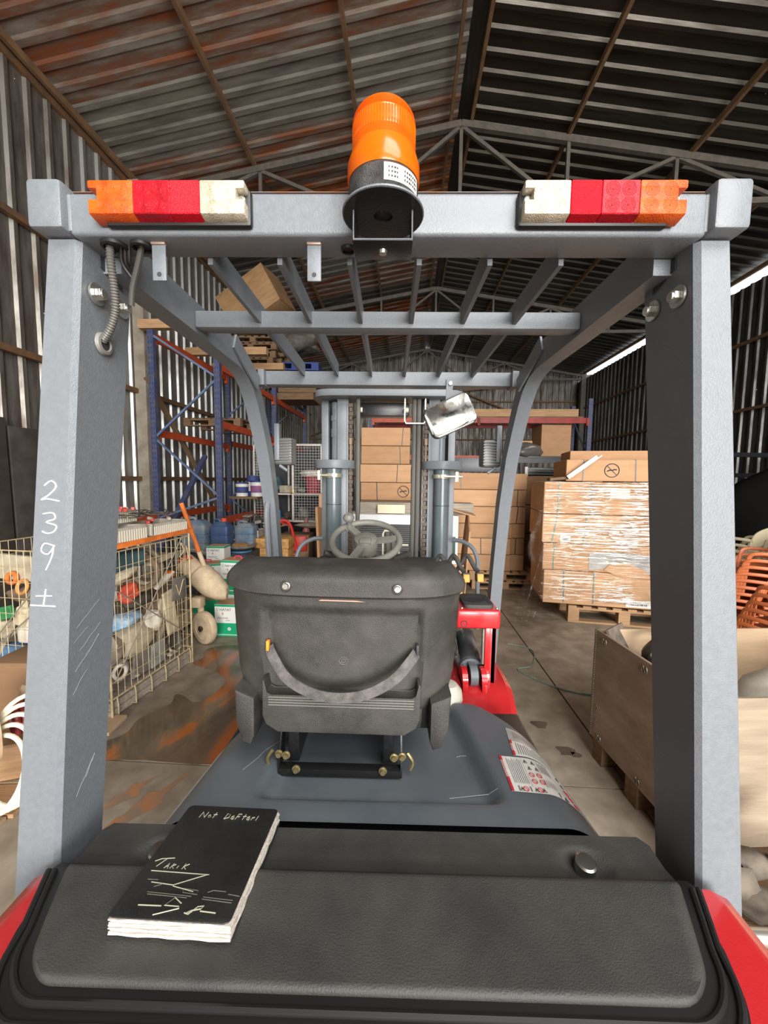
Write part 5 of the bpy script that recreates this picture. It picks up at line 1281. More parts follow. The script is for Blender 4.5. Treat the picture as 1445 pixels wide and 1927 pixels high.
# --- stacked garden chairs in the shade on the right
def chair_parts(t, m):
    # seat shell
    bm = NB(); grid(bm, 10, 10, lambda u, v: ((u - .5) * .42, -.20 + .42 * v, .42 - .02 * math.sin(v * PI) - .012 * math.sin(u * PI))); ob('seat', bm, m, t)
    # back: a broad curved plate with a rounded head and an arched opening below
    bm = NB(); top = catmull([(-.245, .44), (-.25, .62), (-.225, .76), (-.13, .845), (0, .865), (.13, .845), (.225, .76), (.25, .62), (.245, .44)], 5); n_ = len(top)
    inn = catmull([(-.175, .44), (-.17, .54), (-.14, .62), (-.07, .665), (0, .675), (.07, .665), (.14, .62), (.17, .54), (.175, .44)], 5)
    Y_ = lambda x, z: .20 + (z - .42) * .22 - .10 * (abs(x) / .25) ** 2
    R0 = [[bm.verts.new((p.x, Y_(p.x, p.y) + d, p.y)) for p in L_] for L_, d in ((top, 0), (inn, 0), (inn, .014), (top, .014))]
    for a_, b_ in ((0, 1), (1, 2), (2, 3), (3, 0)):
        for k in range(n_ - 1): bm.faces.new((R0[a_][k], R0[a_][k + 1], R0[b_][k + 1], R0[b_][k]))
    ob('back_panel', bm, m, t)
    for x in (-.06, .06):
        bm = NB(); hexa(bm, [(x - .028, .19, .42), (x + .028, .19, .42), (x + .028, .202, .42), (x - .028, .202, .42), (x - .028, .245, .68), (x + .028, .245, .68), (x + .028, .257, .68), (x - .028, .257, .68)]); ob('back_slat', bm, m, t)
    for s in (-1, 1):
        bm = NB(); tube(bm, catmull([(s * .235, .17, .62), (s * .265, .0, .63), (s * .265, -.16, .62), (s * .25, -.22, .55), (s * .245, -.24, .3), (s * .25, -.26, 0)], 5), .026, 8, flat=(.5, 1)); ob('arm_and_front_leg', bm, m, t)
        bm = NB(); tube(bm, [(s * .20, .20, .42), (s * .23, .27, 0)], .026, 8, flat=(.5, 1)); ob('rear_leg', bm, m, t)
chair_o = mat('chair_terracotta', (.50, .135, .045), .45, 0, (.42, .11, .035), 5)
chair_b = mat('chair_beige', (.50, .44, .30), .5)
seq = ['lowest', 'second', 'third', 'fourth', 'fifth', 'sixth', 'seventh', 'eighth', 'ninth', 'tenth', 'eleventh', 'twelfth']
def chair_stack(x, y, n, m, rz, phr, col, grp):
    t0 = bthing('plastic_chair', 'x', 'chair', x, y, 0, rz, grp); chair_parts(t0, m)
    for k in range(n):
        o = t0 if k == 0 else dup(t0, (0, 0, 0), (0, 0, 0))
        o.scale = (.72, .72, .66)
        p = Vector((0, .03 * k, .070 * k)); p.rotate(Euler((0, 0, D(rz)))); o.location = Bp(x + p.x, y + p.y, p.z); o.rotation_euler = (0, 0, BY + D(rz))
        o['label'] = '%s plastic chair, %s from the floor in %s' % (col, seq[k], phr); o['group'] = grp
chair_stack(3.02, 3.30, 7, chair_o, 196, 'the front stack behind the plywood crate', 'terracotta', 'front stack of terracotta chairs')
chair_stack(3.85, 4.0, 11, chair_o, 190, 'the tall rear stack', 'terracotta', 'rear stack of terracotta chairs')
chair_stack(3.40, 4.15, 9, chair_o, 240, 'the stack turned sideways', 'terracotta', 'sideways stack of terracotta chairs')
chair_stack(3.75, 4.75, 10, chair_b, 200, 'the beige stack at the back', 'beige', 'beige chair stack')
# dark covered goods behind the chairs
bm = NB(); lumps(bm, (0, 0, .85), 1.0, (1.1, .9, 1.05), .18, 4, 2); bsingle('covered_goods', bm, mat('black_tarp', (.005, .005, .005), .95, spec=.1), 'black tarpaulin over goods behind the stacked chairs', 'tarpaulin', 5.2, 5.3)
bm = NB(); box(bm, 0, 2.6, 0, .12, 0, .07); box(bm, 0, 2.6, 0, .12, -.34, -.27); box(bm, 0, .12, .0, .12, -2.1, .0); box(bm, 2.48, 2.6, .0, .12, -2.1, .0); bsingle('dark_shelf_frame', bm, black_paint, 'black steel shelf frame against the right wall', 'shelf', 4.4, 6.6, 2.1, 8, smooth=False)
bm = NB(); box(bm, 0, .7, 0, .06, 0, 1.3, .01); bsingle('dark_board', bm, black_paint, 'dark board leaning by the right wall next to the cartons', 'board', 4.6, 8.2, 0)

# --- left: wire cage full of scrap
GA = -4.6
cg = bthing('wire_cage', 'yellowed wire mesh cage full of scrap left of the forklift', 'cage', -1.965, 2.37, 0, GA)
wire = mat('cage_wire', (.56, .46, .27), .5, .2, (.40, .31, .18), 30)
KX, KY, KH, KB = -1.18, .86, 1.14, .14
def mesh_panel(axis, fixed, L0, L1, z0, z1, sp=.056, sz=.105):
    bm = NB(); n = int(abs(L1 - L0) / sp)
    P = (lambda u, z: (fixed, u, z)) if axis == 'y' else (lambda u, z: (u, fixed, z))
    for k in range(n + 1):
        u = L0 + (L1 - L0) * k / n; j = RND.uniform(-.004, .004)
        tube(bm, [P(u, z0), P(u + j, (z0 + z1) / 2), P(u, z1)], .0024, 4)
    m = int((z1 - z0) / sz)
    for k in range(m + 1):
        z = z0 + (z1 - z0) * k / m; tube(bm, [P(L0, z), P((L0 + L1) / 2, z + RND.uniform(-.006, .006)), P(L1, z)], .0026, 4)
    return bm
for ax, f, a, b in (('y', 0, 0, KY), ('x', 0, KX, 0), ('y', KX, 0, KY), ('x', KY, KX, 0)):
    bm = mesh_panel(ax, f, a, b, KB, KH); ob('mesh_panel', bm, wire, cg)
bm = NB()
for x, y in ((0, 0), (0, KY), (KX, 0), (KX, KY)): cyl(bm, (x, y, 0), (x, y, KH + .03), .008, seg=8)
for a, b in (((0, 0), (0, KY)), ((0, 0), (KX, 0)), ((KX, 0), (KX, KY)), ((0, KY), (KX, KY))): cyl(bm, (*a, KH), (*b, KH), .005, seg=6); cyl(bm, (*a, KB), (*b, KB), .006, seg=6)
ob('cage_frame', bm, wire, cg)
for a, b in (((.004, .03, .25), (.004, KY - .1, KH)), ((.004, .02, KH - .22), (.004, KY - .1, .32))):
    bm = NB(); cyl(bm, a, b, .0045, seg=6); ob('diagonal_rod', bm, mat('rod_dirty', (.22, .19, .15), .6), cg)
for p in ((-.4, -.004), (-.15, -.004)):
    bm = NB(); cyl(bm, (KX + .1, p[1], .3), (p[0], p[1], KH - .1), .0045, seg=6); ob('diagonal_rod', bm, MATS['rod_dirty'], cg)
for k in range(6):
    y = .04 + (KY - .08) * k / 5
    bm = NB(); tube(bm, [(.004, y, KB), (.012, y, .10), (.012, y, .012), (-.03, y, .010)], .0045, 5); ob('foot_hook', bm, wire, cg)
for z in (.03, .085):
    bm = NB(); box(bm, KX, -.012, .0, KY, z - .026, z + .024, .002, 1); ob('base_board', bm, grey_wood, cg)
bm = NB(); tube(bm, catmull([(.006, KY - .12, 1.10), (.02, KY - .10, 1.03), (.012, KY - .14, .98), (.02, KY - .05, .95), (.008, KY - .05, 1.06)], 5), .004, 5, closed=True); ob('wire_latch', bm, wire, cg)
bm = NB(); cbox(bm, (.008, KY - .16, .72), (.006, .17, .19), rx=-4, bev=.002); sg = ob('tick_plate', bm, mat('plate_grime', (.17, .155, .125), .6, 0, (.11, .10, .085), 12), cg)
bm = NB(); tube(bm, [(.0125, KY - .20, .76), (.0125, KY - .165, .66), (.0125, KY - .11, .78), (.0125, KY - .09, .78)], .004, 5); ob('tick_mark', bm, wire, cg)
cg_c, cg_s = math.cos(D(GA)), math.sin(D(GA))
def cgp(u, v): return -1.965 + u * cg_c - v * cg_s, 2.37 + u * cg_s + v * cg_c
M_ = lambda n, c, c2=None, r=.65: mat('scrap_' + n, c, r, 0, c2 or tuple(v * .6 for v in c), 9)
dust = M_('dust', (.42, .36, .27)); beige = M_('beige', (.55, .47, .34)); cream = M_('cream', (.66, .58, .40), (.5, .42, .28)); brn = M_('brown', (.20, .14, .09)); gry = M_('grey', (.25, .23, .20)); dgr = M_('dark', (.08, .07, .06)); blu = M_('blue', (.10, .20, .34), (.05, .11, .2)); tea = M_('teal', (.05, .11, .13)); rdd = M_('red', (.60, .09, .04), (.4, .05, .03)); grn = M_('green', (.04, .26, .09)); org = M_('orange', (.75, .19, .03)); wht = M_('white', (.72, .69, .61), (.55, .5, .42)); bluebag = mat('blue_bag', (.14, .33, .55), .25, 0, (.45, .6, .72), 16, bump=.6, bscale=30)
def scrap(shape, name, m, label, cat, u, v, z, s, rx=0, ry=0, rz=0, seed=0):
    bm = NB()
    if shape == 'box': cbox(bm, (0, 0, 0), s, bev=min(s) * .12, seg=1)
    elif shape == 'lump': lumps(bm, (0, 0, 0), 1, s, .32, 3, seed)
    elif shape == 'cyl': lathe(bm, [(0, -s[2] / 2), (s[0] * .95, -s[2] / 2), (s[0], -s[2] / 2 + .01), (s[0], s[2] / 2 - .01), (s[0] * .9, s[2] / 2), (0, s[2] / 2)], 18)
    elif shape == 'ring': tube(bm, [(s[0] * math.cos(a), s[0] * math.sin(a), 0) for a in [2 * PI * k / 28 for k in range(28)]], s[1], 8, closed=True)
    elif shape == 'bottle': lathe(bm, [(0, 0), (s[0], 0), (s[0], s[2] * .6), (s[0] * .4, s[2] * .82), (s[0] * .35, s[2]), (0, s[2])], 16)
    elif shape == 'jug':
        cbox(bm, (0, 0, 0), s, bev=min(s) * .25, seg=2); cyl(bm, (0, 0, s[2] / 2), (0, 0, s[2] / 2 + .03), min(s) * .22, seg=10); tube(bm, [(-s[0] * .3, 0, s[2] / 2 - .01), (-s[0] * .3, 0, s[2] / 2 + .03), (s[0] * .1, 0, s[2] / 2 + .035)], .01, 6)
    elif shape == 'dish': lathe(bm, [(0, 0), (s[0] * .5, .004), (s[0] * .8, .02), (s[0], .05), (s[0] * .97, .055), (s[0] * .75, .028), (0, .012)], 24)
    x, y = cgp(u, v)
    return bsingle(name, bm, m, label, cat, x, y, z, GA + rz, rx=rx, ry=ry)
SC = [
 ('lump', 'dusty_sack', beige, 'dusty beige sack low in the cage behind the long side mesh', 'sack', -.14, .34, .42, (.11, .20, .15), 0, 0, 0, 1),
 ('lump', 'dusty_bag', dust, 'dusty bag under the blue bag in the wire cage', 'bag', -.16, .12, .40, (.12, .14, .14), 0, 0, 0, 2),
 ('lump', 'blue_plastic_bag', bluebag, 'crumpled light blue plastic bag in the wire cage', 'bag', -.10, .22, .60, (.08, .17, .055), 0, 0, 0, 3),
 ('lump', 'red_hood', rdd, 'orange-red plastic hood in the middle of the wire cage', 'hood', -.08, .27, .80, (.06, .09, .075), 20, 0, 0, 4),
 ('box', 'white_carton', wht, 'dirty white box near the front corner of the wire cage', 'box', -.12, .10, .84, (.10, .14, .15), 10, 0, 8),
 ('ring', 'wheel_hoop', brn, 'brown hoop standing upright in the wire cage', 'hoop', -.07, .40, .92, (.12, .025, 0), 78, 0, 75),
 ('ring', 'wheel_hoop', dust, 'dusty larger hoop leaning behind the brown one in the cage', 'hoop', -.13, .50, .94, (.14, .022, 0), 70, 0, 80),
 ('box', 'teal_crate', tea, 'dark teal crate at the top of the wire cage', 'crate', -.20, .24, 1.04, (.30, .36, .12), 0, 0, 0),
 ('lump', 'beige_cushion', beige, 'beige cushion under the teal crate in the cage', 'cushion', -.14, .20, .94, (.12, .18, .05), 12, 0, 0, 6),
 ('box', 'cream_plank', cream, 'upright cream plank by the far corner of the wire cage', 'plank', -.07, .70, .42, (.02, .12, .56), 8, 0, 0),
 ('box', 'cream_plank', beige, 'beige plank leaning left of the upright cream plank', 'plank', -.09, .58, .40, (.02, .07, .50), -12, 0, 0),
 ('box', 'grey_board', gry, 'grey panel standing at the bottom of the wire cage', 'panel', -.06, .36, .24, (.02, .20, .19), 0, 6, 0),
 ('box', 'grey_board', M_('pale', (.38, .39, .36)), 'pale grey panel beside the round cap in the cage bottom', 'panel', -.05, .50, .24, (.02, .14, .19), 4, 6, 0),
 ('ring', 'hub_ring', gry, 'grey ring low in the front corner of the wire cage', 'ring', -.06, .12, .28, (.07, .016, 0), 84, 0, 80),
 ('ring', 'hub_ring', wht, 'whitish ring inside the grey ring in the cage corner', 'ring', -.05, .13, .27, (.045, .012, 0), 84, 0, 80),
 ('dish', 'round_cap', dgr, 'round dark cap with a pale rim low in the wire cage', 'cap', -.05, .64, .28, (.075, 0, 0), 0, 80, 0),
 ('bottle', 'plastic_bottle', wht, 'clear plastic bottle lying high in the wire cage', 'bottle', -.06, .52, .78, (.032, 0, .22), -72, 0, 0),
 ('box', 'orange_tool', org, 'orange and grey tool beside the plastic bottle in the cage', 'tool', -.08, .68, .83, (.05, .12, .05), 6, 0, 0),
 ('lump', 'dark_rubber_part', dgr, 'dark rubber part in the middle of the cage', 'rubber part', -.18, .45, .72, (.10, .16, .10), 0, 0, 0, 8),
 ('lump', 'dark_rag', brn, 'dark brown rag behind the cream plank in the cage', 'rag', -.2, .62, .60, (.10, .14, .16), 0, 0, 0, 9),
 ('lump', 'white_sack', wht, 'whitish torn sack beside the dusty sack in the cage', 'sack', -.10, .50, .50, (.07, .09, .09), 0, 0, 0, 10),
 ('box', 'black_case', dgr, 'black case below the whitish torn sack', 'case', -.09, .42, .36, (.08, .16, .07), 12, 0, 0),
 ('box', 'wood_slab', dust, 'dusty slab under the teal crate at the far end', 'slab', -.16, .62, .98, (.2, .25, .04), 6, 0, 0),
 ('box', 'beige_board', beige, 'beige panel standing along the near side of the cage, by its top rail', 'panel', -.86, .10, 1.0, (.46, .03, .18), 0, 3, 0),
 ('box', 'beige_board', dust, 'tall beige panel at the left end of the near side of the cage', 'panel', -1.02, .07, .82, (.10, .03, .50), 0, 4, 0),
 ('ring', 'orange_strap_ring', org, 'orange ring among the scrap at the near side of the cage', 'ring', -.80, .06, .93, (.035, .014, 0), 80, 20, 0),
 ('ring', 'orange_strap_ring', M_('orange_pale', (.72, .33, .10)), 'paler orange ring below the first in the cage', 'ring', -.72, .06, .87, (.045, .012, 0), 75, -20, 0),
 ('lump', 'brown_scrap', brn, 'tangled brown scrap under the orange rings', 'scrap', -.74, .12, .80, (.16, .07, .06), 0, 0, 0, 11),
 ('box', 'green_plank', grn, 'green plastic board across the near side of the cage', 'board', -.93, .08, .66, (.20, .03, .09), 0, -14, 0),
 ('jug', 'cream_jug', cream, 'upper cream plastic jug at the near side of the cage', 'jug', -.73, .07, .66, (.09, .07, .14), 0, 14, 0),
 ('jug', 'cream_jug', wht, 'lower whitish plastic jug at the near side of the cage', 'jug', -.70, .07, .53, (.13, .07, .12), 0, 0, 0),
 ('lump', 'beige_sack', beige, 'beige sack under the green board in the cage', 'sack', -.93, .10, .54, (.11, .06, .07), 0, 0, 0, 12),
 ('box', 'pale_plank', dust, 'pale plank slanting across the near side of the cage', 'plank', -.86, .05, .50, (.03, .012, .42), 0, 32, 0),
 ('lump', 'blue_sheet', blu, 'folded blue plastic sheet low at the near side of the cage', 'sheet', -.80, .11, .38, (.30, .08, .065), 0, 0, 0, 13),
 ('lump', 'blue_sheet', M_('blue_dark', (.06, .11, .2)), 'dark blue folded sheet below the lighter one in the cage', 'sheet', -.84, .11, .27, (.28, .08, .06), 0, 0, 0, 14),
]
for q in SC: scrap(*q)
bm = NB()
for k in range(160): lumps(bm, (RND.uniform(-1.1, -.05), RND.uniform(.04, .8), .155 + RND.uniform(0, .02)), RND.uniform(.012, .03), (1.3, 1, .7), .3, 1, k)
x, y = cgp(0, 0); o = bsingle('debris', bm, dust, 'bits of debris on the cage floor', 'debris', x, y, 0, GA); o['kind'] = 'stuff'
# orange bar and grey vented bins on the cage
x, y = cgp(.012, 0); bm = NB(); bar(bm, (0, -.02, KH + .035), (0, KY + .03, KH + .05), .02, .035); bsingle('orange_bar', bm, org, 'orange bar lying along the top edge of the wire cage', 'bar', x, y, 0, GA)
bin_m = mat('bin_grey', (.42, .39, .33), .6, 0, (.32, .29, .24), 10)
def vent_bin(label, u, v, z, L_, W_, H_, rz=0):
    x, y = cgp(u, v); t = bthing('vented_bin', label, 'crate', x, y, z, GA + rz, 'grey vented bins on the cage')
    bm = NB(); th = .012
    box(bm, 0, W_, 0, L_, 0, th); box(bm, 0, th, 0, L_, 0, H_); box(bm, W_ - th, W_, 0, L_, 0, H_); box(bm, 0, W_, 0, th, 0, H_); box(bm, 0, W_, L_ - th, L_, 0, H_); ob('bin_shell', bm, bin_m, t, smooth=False)
    bm = NB()
    for k in range(int(L_ / .022)): box(bm, W_, W_ + .005, .012 + .022 * k, .022 + .022 * k, .012, H_ - .02)
    for k in range(int(W_ / .022)): box(bm, .012 + .022 * k, .022 + .022 * k, -.005, 0, .012, H_ - .02)
    ob('vent_rib', bm, mat('bin_pale', (.55, .51, .42), .6), t, smooth=False)
    return t
B1 = vent_bin('grey vented bin at the near end of the cage top', -.27, .02, KH + .045, .36, .27, .11)
B2 = vent_bin('grey vented bin at the far end of the cage top', -.26, .44, KH + .05, .40, .26, .10)
B3 = vent_bin('grey vented bin standing on the near bin on the cage', -.36, .08, KH + .16, .36, .24, .10, 4)
conn = mat('connector_red', (.45, .06, .05), .5)
for k in range(22):
    u = RND.uniform(-.34, -.05); v = RND.uniform(.10, .80); up = .285 if v < .42 else .17
    bm = NB(); cbox(bm, (0, 0, 0), (.025, .045, .022), bev=.003, seg=1); x, y = cgp(u, v)
    bsingle('red_connector', bm, conn if k % 3 else MATS['bin_pale'], 'small %s connector in the heap on the grey vented bins' % ('red' if k % 3 else 'pale'), 'connector', x, y, KH + up - .012 + .0, RND.uniform(0, 90), group='connectors in the bins' if k % 3 else 'pale connectors in the bins', rx=RND.uniform(-25, 25))
for k in range(7):
    p = [Vector((RND.uniform(-.30, .0), .08 + .11 * q + RND.uniform(-.04, .04), RND.uniform(0, .05))) for q in range(7)]
    bm = NB(); tube(bm, catmull(p, 5), .0045, 5); x, y = cgp(-.02, .02)
    bsingle('loose_cable', bm, dgr, 'thin dark cable tangled over the grey vented bins', 'cable', x, y, KH + .20, GA, group='cables over the bins')

# dirty pallet truck with an orange handle
pt = bthing('pallet_truck', 'dirty cream pallet truck with an orange handle beside the wire cage', 'pallet truck', -1.98, 3.62, 0, 0)
cd = mat('dirty_cream', (.62, .50, .34), .7, 0, (.50, .38, .24), 14, bump=.2)
bm = NB(); tube(bm, [(-.20, -.02, 1.40), (-.06, .02, .92)], .021, 10); ob('handle', bm, org, pt)
bm = NB(); tube(bm, [(-.06, .02, .92), (.0, .05, .70)], .022, 10); ob('handle_foot', bm, cd, pt)
bm = NB(); tube(bm, catmull([(-.24, .06, .80), (-.10, .06, .70), (.05, .02, .60), (.20, -.02, .52), (.24, -.02, .51)], 5), [.10] * 6 + [.125] * 5 + [.12, .11, .10, .09, .075, .065, .055, .05, .045, .04], 16); ob('pump_body', bm, cd, pt)
bm = NB(); lumps(bm, (-.20, .04, .80), .085, (.9, .8, 1), .2, 2, 1); ob('painted_hood', bm, rdd, pt)
bm = NB(); cbox(bm, (-.07, .0, .42), (.10, .10, .10), bev=.01); cyl(bm, (-.06, .02, .40), (-.05, .02, .20), .03, seg=12); ob('fork_head', bm, cd, pt)
for dx in (0,):
    M = Matrix.Translation((.0, -.02, .165)) @ Matrix.Rotation(D(62), 4, 'Z') @ Matrix.Rotation(PI / 2, 4, 'Y')
    bm = NB(); lathe(bm, [(0, -.03), (.10, -.03), (.105, -.035), (.155, -.03), (.163, -.015), (.163, .02), (.155, .032), (.11, .036), (.10, .025), (.06, .03), (.055, .04), (.0, .04)], 36, M); ob('wheel', bm, cd, pt)
    bm = NB(); lathe(bm, [(.02, -.03), (.030, -.052), (.022, -.058), (0, -.058)], 14, M); ob('wheel_hub', bm, dark_steel, pt)
bm = NB(); box(bm, -.55, -.35, .1, 1.1, .06, .12, .01); ob('fork', bm, cd, pt)

# green and white tins / cartons
green_c = mat('carton_green', (.012, .36, .17), .4); white_c = mat('carton_white', (.80, .80, .76), .45)
def paint_carton(label, x, y, z, rz, H_=.34, W_=.26, Dp=.2, words=True, green_only=False):
    t = bthing('green_white_carton', label, 'box', x, y, z, rz, 'green and white cartons')
    bm = NB(); box(bm, 0, W_, 0, Dp, 0, H_, .003, 1); ob('carton_body', bm, green_c if green_only else white_c, t)
    if not green_only:
        for a, b in ((.0, .045), (.065, .42), (.93, 1)):
            bm = NB(); box(bm, -.001, W_ + .001, -.001, Dp + .001, H_ * a + (.001 if a == 0 else 0), H_ * b - (.001 if b == 1 else 0)); ob('green_band', bm, green_c, t, smooth=False)
    bm = NB(); box(bm, .004, W_ - .004, .004, Dp - .004, H_, H_ + .002); ob('carton_top', bm, CARD[1], t, smooth=False)
    if words:
        R_ = Matrix(((1, 0, 0, 0), (0, 0, -1, -.0022), (0, 1, 0, 0), (0, 0, 0, 1)))
        for s_, sz, u, v, m_ in (('HAYAT', .038, .055, .80, black_ink), ('9', .045, .075, .66, red_ink), ('MULOCON', .022, .03, .555, black_ink), ('EXTRA', .014, .12, .49, black_ink)):
            text(s_, sz, m_, t, Matrix.Translation((u, -.0016, H_ * v)) @ Matrix(((1, 0, 0, 0), (0, 0, -1, 0), (0, 1, 0, 0), (0, 0, 0, 1))), align='LEFT')
        bm = NB(); lathe(bm, [(.0, .001), (.008, .001), (.009, .0)], 14, Matrix.Translation((.05, 0, 0))); bm.free()
        bm = NB(); M = Matrix.Translation((.155, -.0015, H_ * .24)) @ Matrix.Rotation(PI / 2, 4, 'X'); lathe(bm, [(.010, 0), (.010, .001), (.018, .001), (.018, 0)], 20, M); lathe(bm, [(0, .001), (.006, .001)], 12, M); ob('round_emblem', bm, white_c, t, smooth=False)
        bm = NB(); tube(bm, [(.030 + .010 * math.cos(a), -.0015, H_ * .845 + .014 * math.sin(a)) for a in [2 * PI * k / 14 for k in range(14)]], .0022, 4, closed=True); ob('round_emblem', bm, grey_ink, t)
    return t
gw = []
gw.append(paint_carton('green and white carton on the floor nearest the seat', -1.975, 3.79, 0, 0))
gw.append(paint_carton('green and white carton raised behind the nearest one', -2.07, 4.13, .37, -6, .36))
gw.append(paint_carton('green and white carton under the raised one', -2.06, 4.15, 0, -6, .36, words=False))
gw.append(paint_carton('plain green carton left of the nearest printed one', -2.40, 4.12, 0, 2, .27, .30, .3, False, True))
gw.append(paint_carton('green and white carton standing on the plain green one', -2.48, 4.40, .275, 24, .33, .3, .22))
gw.append(paint_carton('green and white carton half hidden behind the orange handle', -2.62, 4.85, .42, 2, .33, .24, .2))
bm = NB(); box(bm, 0, .5, 0, .4, 0, .41, .004); bsingle('dark_crate', bm, M_('darkwood', (.09, .07, .05)), 'dark crate under the half hidden green and white carton', 'crate', -2.75, 4.8, 0)
def top_handle(t, x, y, z):
    bm = NB(); tube(bm, catmull([(x, y, z), (x, y, z + .03), (x + .04, y, z + .04), (x + .08, y, z + .03), (x + .08, y, z)], 4), .007, 6); ob('carrying_handle', bm, mat('pink', (.75, .05, .12), .4), t)
top_handle(gw[1], .13, .08, .36); top_handle(gw[4], .06, .10, .33)

# jerrycans and drums by the rack
def jerrycan(label, x, y, z, H_, W_, m, rz=0, cap=True, Dp=None):
    t = bthing('jerrycan', label, 'jerrycan', x, y, z, rz); Dp = Dp or W_ * .8
    bm = NB(); box(bm, 0, W_, 0, Dp, 0, H_ * .84, W_ * .12, 3); hexa(bm, [(W_ * .04, Dp * .04, H_ * .80), (W_ * .96, Dp * .04, H_ * .80), (W_ * .96, Dp * .96, H_ * .80), (W_ * .04, Dp * .96, H_ * .80), (W_ * .25, Dp * .25, H_ * .95), (W_ * .75, Dp * .25, H_ * .95), (W_ * .75, Dp * .75, H_ * .95), (W_ * .25, Dp * .75, H_ * .95)], W_ * .03); ob('can_body', bm, m, t)
    for z_ in (.3, .55):
        bm = NB(); box(bm, -.004, W_ + .004, -.004, Dp + .004, H_ * z_, H_ * z_ + .012, .003, 1); ob('can_rib', bm, m, t)
    bm = NB(); tube(bm, catmull([(W_ * .1, Dp * .5, H_ * .84), (W_ * .12, Dp * .5, H_ * .98), (W_ * .35, Dp * .5, H_ * 1.0), (W_ * .42, Dp * .5, H_ * .93)], 4), W_ * .06, 8); ob('can_handle', bm, m, t)
    if cap:
        bm = NB(); lathe(bm, [(0, .05), (W_ * .15, .05), (W_ * .16, .04), (W_ * .16, 0)], 16, TR((W_ * .62, Dp * .5, H_ * .94))); ob('can_cap', bm, rdd, t)
bl_can = mat('can_blue', (.03, .06, .16), .45, 0, (.06, .10, .19), 6); bl_dusty = mat('can_blue_dusty', (.07, .14, .24), .6, 0, (.22, .24, .25), 7); gr_can = mat('can_green', (.015, .11, .045), .45, 0, (.03, .17, .07), 8)
jerrycan('blue jerrycan with a red cap on the dark box behind the rack post', -2.73, 5.15, .60, .46, .26, bl_can)
jerrycan('green jerrycan with a red cap in front of the blue one', -2.62, 4.98, .32, .34, .21, gr_can)
jerrycan('dusty blue can without a cap left of the blue jerrycan', -3.10, 5.1, .60, .48, .33, bl_dusty, 0, False)
jerrycan('dusty blue can behind the rack post right of the blue jerrycan', -2.55, 5.5, .60, .40, .30, bl_dusty, 0, False)
bm = NB(); box(bm, 0, .95, 0, .5, 0, .595, .01); bsingle('dark_box', bm, M_('box_dark', (.05, .06, .08)), 'dark box carrying the blue jerrycans', 'box', -3.15, 5.25 - .1, 0)
bm = NB(); box(bm, 0, .3, 0, .15, 0, .315, .004); bsingle('dark_box', bm, MATS['scrap_box_dark'], 'small dark box under the green jerrycan', 'box', -2.66, 4.96, 0)
bm = NB(); bar(bm, (0, 0, 0), (.45, -.1, -.30), .05, .03); bsingle('black_bar', bm, black_paint, 'black bar sloping down from the green jerrycan', 'bar', -2.62, 4.75, .45)
bm = NB(); tube(bm, catmull([(0, 0, 0), (.14, .02, .08), (.3, .05, .06), (.42, .1, 0)], 5), .035, 8); bsingle('grey_pipe', bm, gry, 'grey bent pipe behind the orange handle', 'pipe', -3.05, 4.9, .60)

# OSB box with junk, blue pail
ox = bthing('osb_box', 'orange strandboard box with scrap heaped on top, left of the front pillar', 'box', -2.72, 5.62, 0)
bm = NB(); box(bm, 0, .95, 0, .6, 0, .60, .004); ob('box_body', bm, osb, ox)
bm = NB(); box(bm, -.02, .97, -.02, .62, .605, .745, .004); ob('box_lid', bm, osb, ox)
pl = bthing('blue_drum', 'blue drum with a dirty pan on it in front of the strandboard box', 'drum', -2.37, 5.35, 0)
bm = NB(); lathe(bm, [(0, 0), (.15, 0), (.155, .2), (.15, .21), (.155, .45), (.15, .62), (0, .62)], 28); ob('drum_body', bm, mat('drum_blue', (.05, .16, .30), .45, 0, (.09, .22, .36), 7), pl)
bm = NB(); lathe(bm, [(0, .63), (.14, .63), (.21, .67), (.22, .70), (.21, .705), (.14, .66), (0, .65)], 28); tube(bm, [(-.22, 0, .69), (-.24, .02, .74), (-.1, .05, .76)], .01, 6); pn = bsingle('dirty_pan', bm, gry, 'dirty pan lying on the blue drum', 'pan', -2.37, 5.35, 0)
bm = NB(); lumps(bm, (0, 0, 0), .1, (1.2, 1, .3), .3, 2, 2); bsingle('orange_rag', bm, M_('rag', (.55, .28, .08)), 'orange-brown rag in the dirty pan', 'rag', -2.37, 5.33, .69)
gb = bthing('grey_crate', 'grey plastic crate on the strandboard box', 'crate', -2.62, 5.63, .748, 3)
bm = NB(); box(bm, 0, .40, 0, .3, 0, .012); box(bm, 0, .4, 0, .01, 0, .11); box(bm, 0, .4, .29, .3, 0, .11); box(bm, 0, .01, 0, .3, 0, .11); box(bm, .39, .4, 0, .3, 0, .11); ob('crate_shell', bm, bin_m, gb, smooth=False)
for k in range(26):
    sh = RND.choice(('box', 'box', 'lump')); bm = NB()
    if sh == 'box': cbox(bm, (0, 0, 0), (RND.uniform(.08, .26), RND.uniform(.05, .16), RND.uniform(.015, .05)), bev=.003, seg=1)
    else: lumps(bm, (0, 0, 0), RND.uniform(.04, .07), (1.3, 1, .6), .35, 2, k)
    m_ = (gry, dgr, dust, wht, brn, rdd)[k % 6 if k % 6 != 5 or k < 18 else 0]
    cn_ = {gry: 'grey', dgr: 'black', dust: 'dusty beige', wht: 'whitish', brn: 'brown', rdd: 'red'}[m_]; sn_ = 'flat' if sh == 'box' else 'lumpy'
    bsingle('scrap_piece', bm, m_, '%s %s piece of scrap in the heap on the strandboard box' % (sn_, cn_), 'scrap', -2.60 + RND.uniform(0, .75), 5.70 + RND.uniform(0, .4), .80 + .20 * RND.random() + (.06 if k < 10 else 0), RND.uniform(0, 180), group='%s %s scrap on the strandboard box' % (sn_, cn_), rx=RND.uniform(-20, 20), ry=RND.uniform(-15, 15))

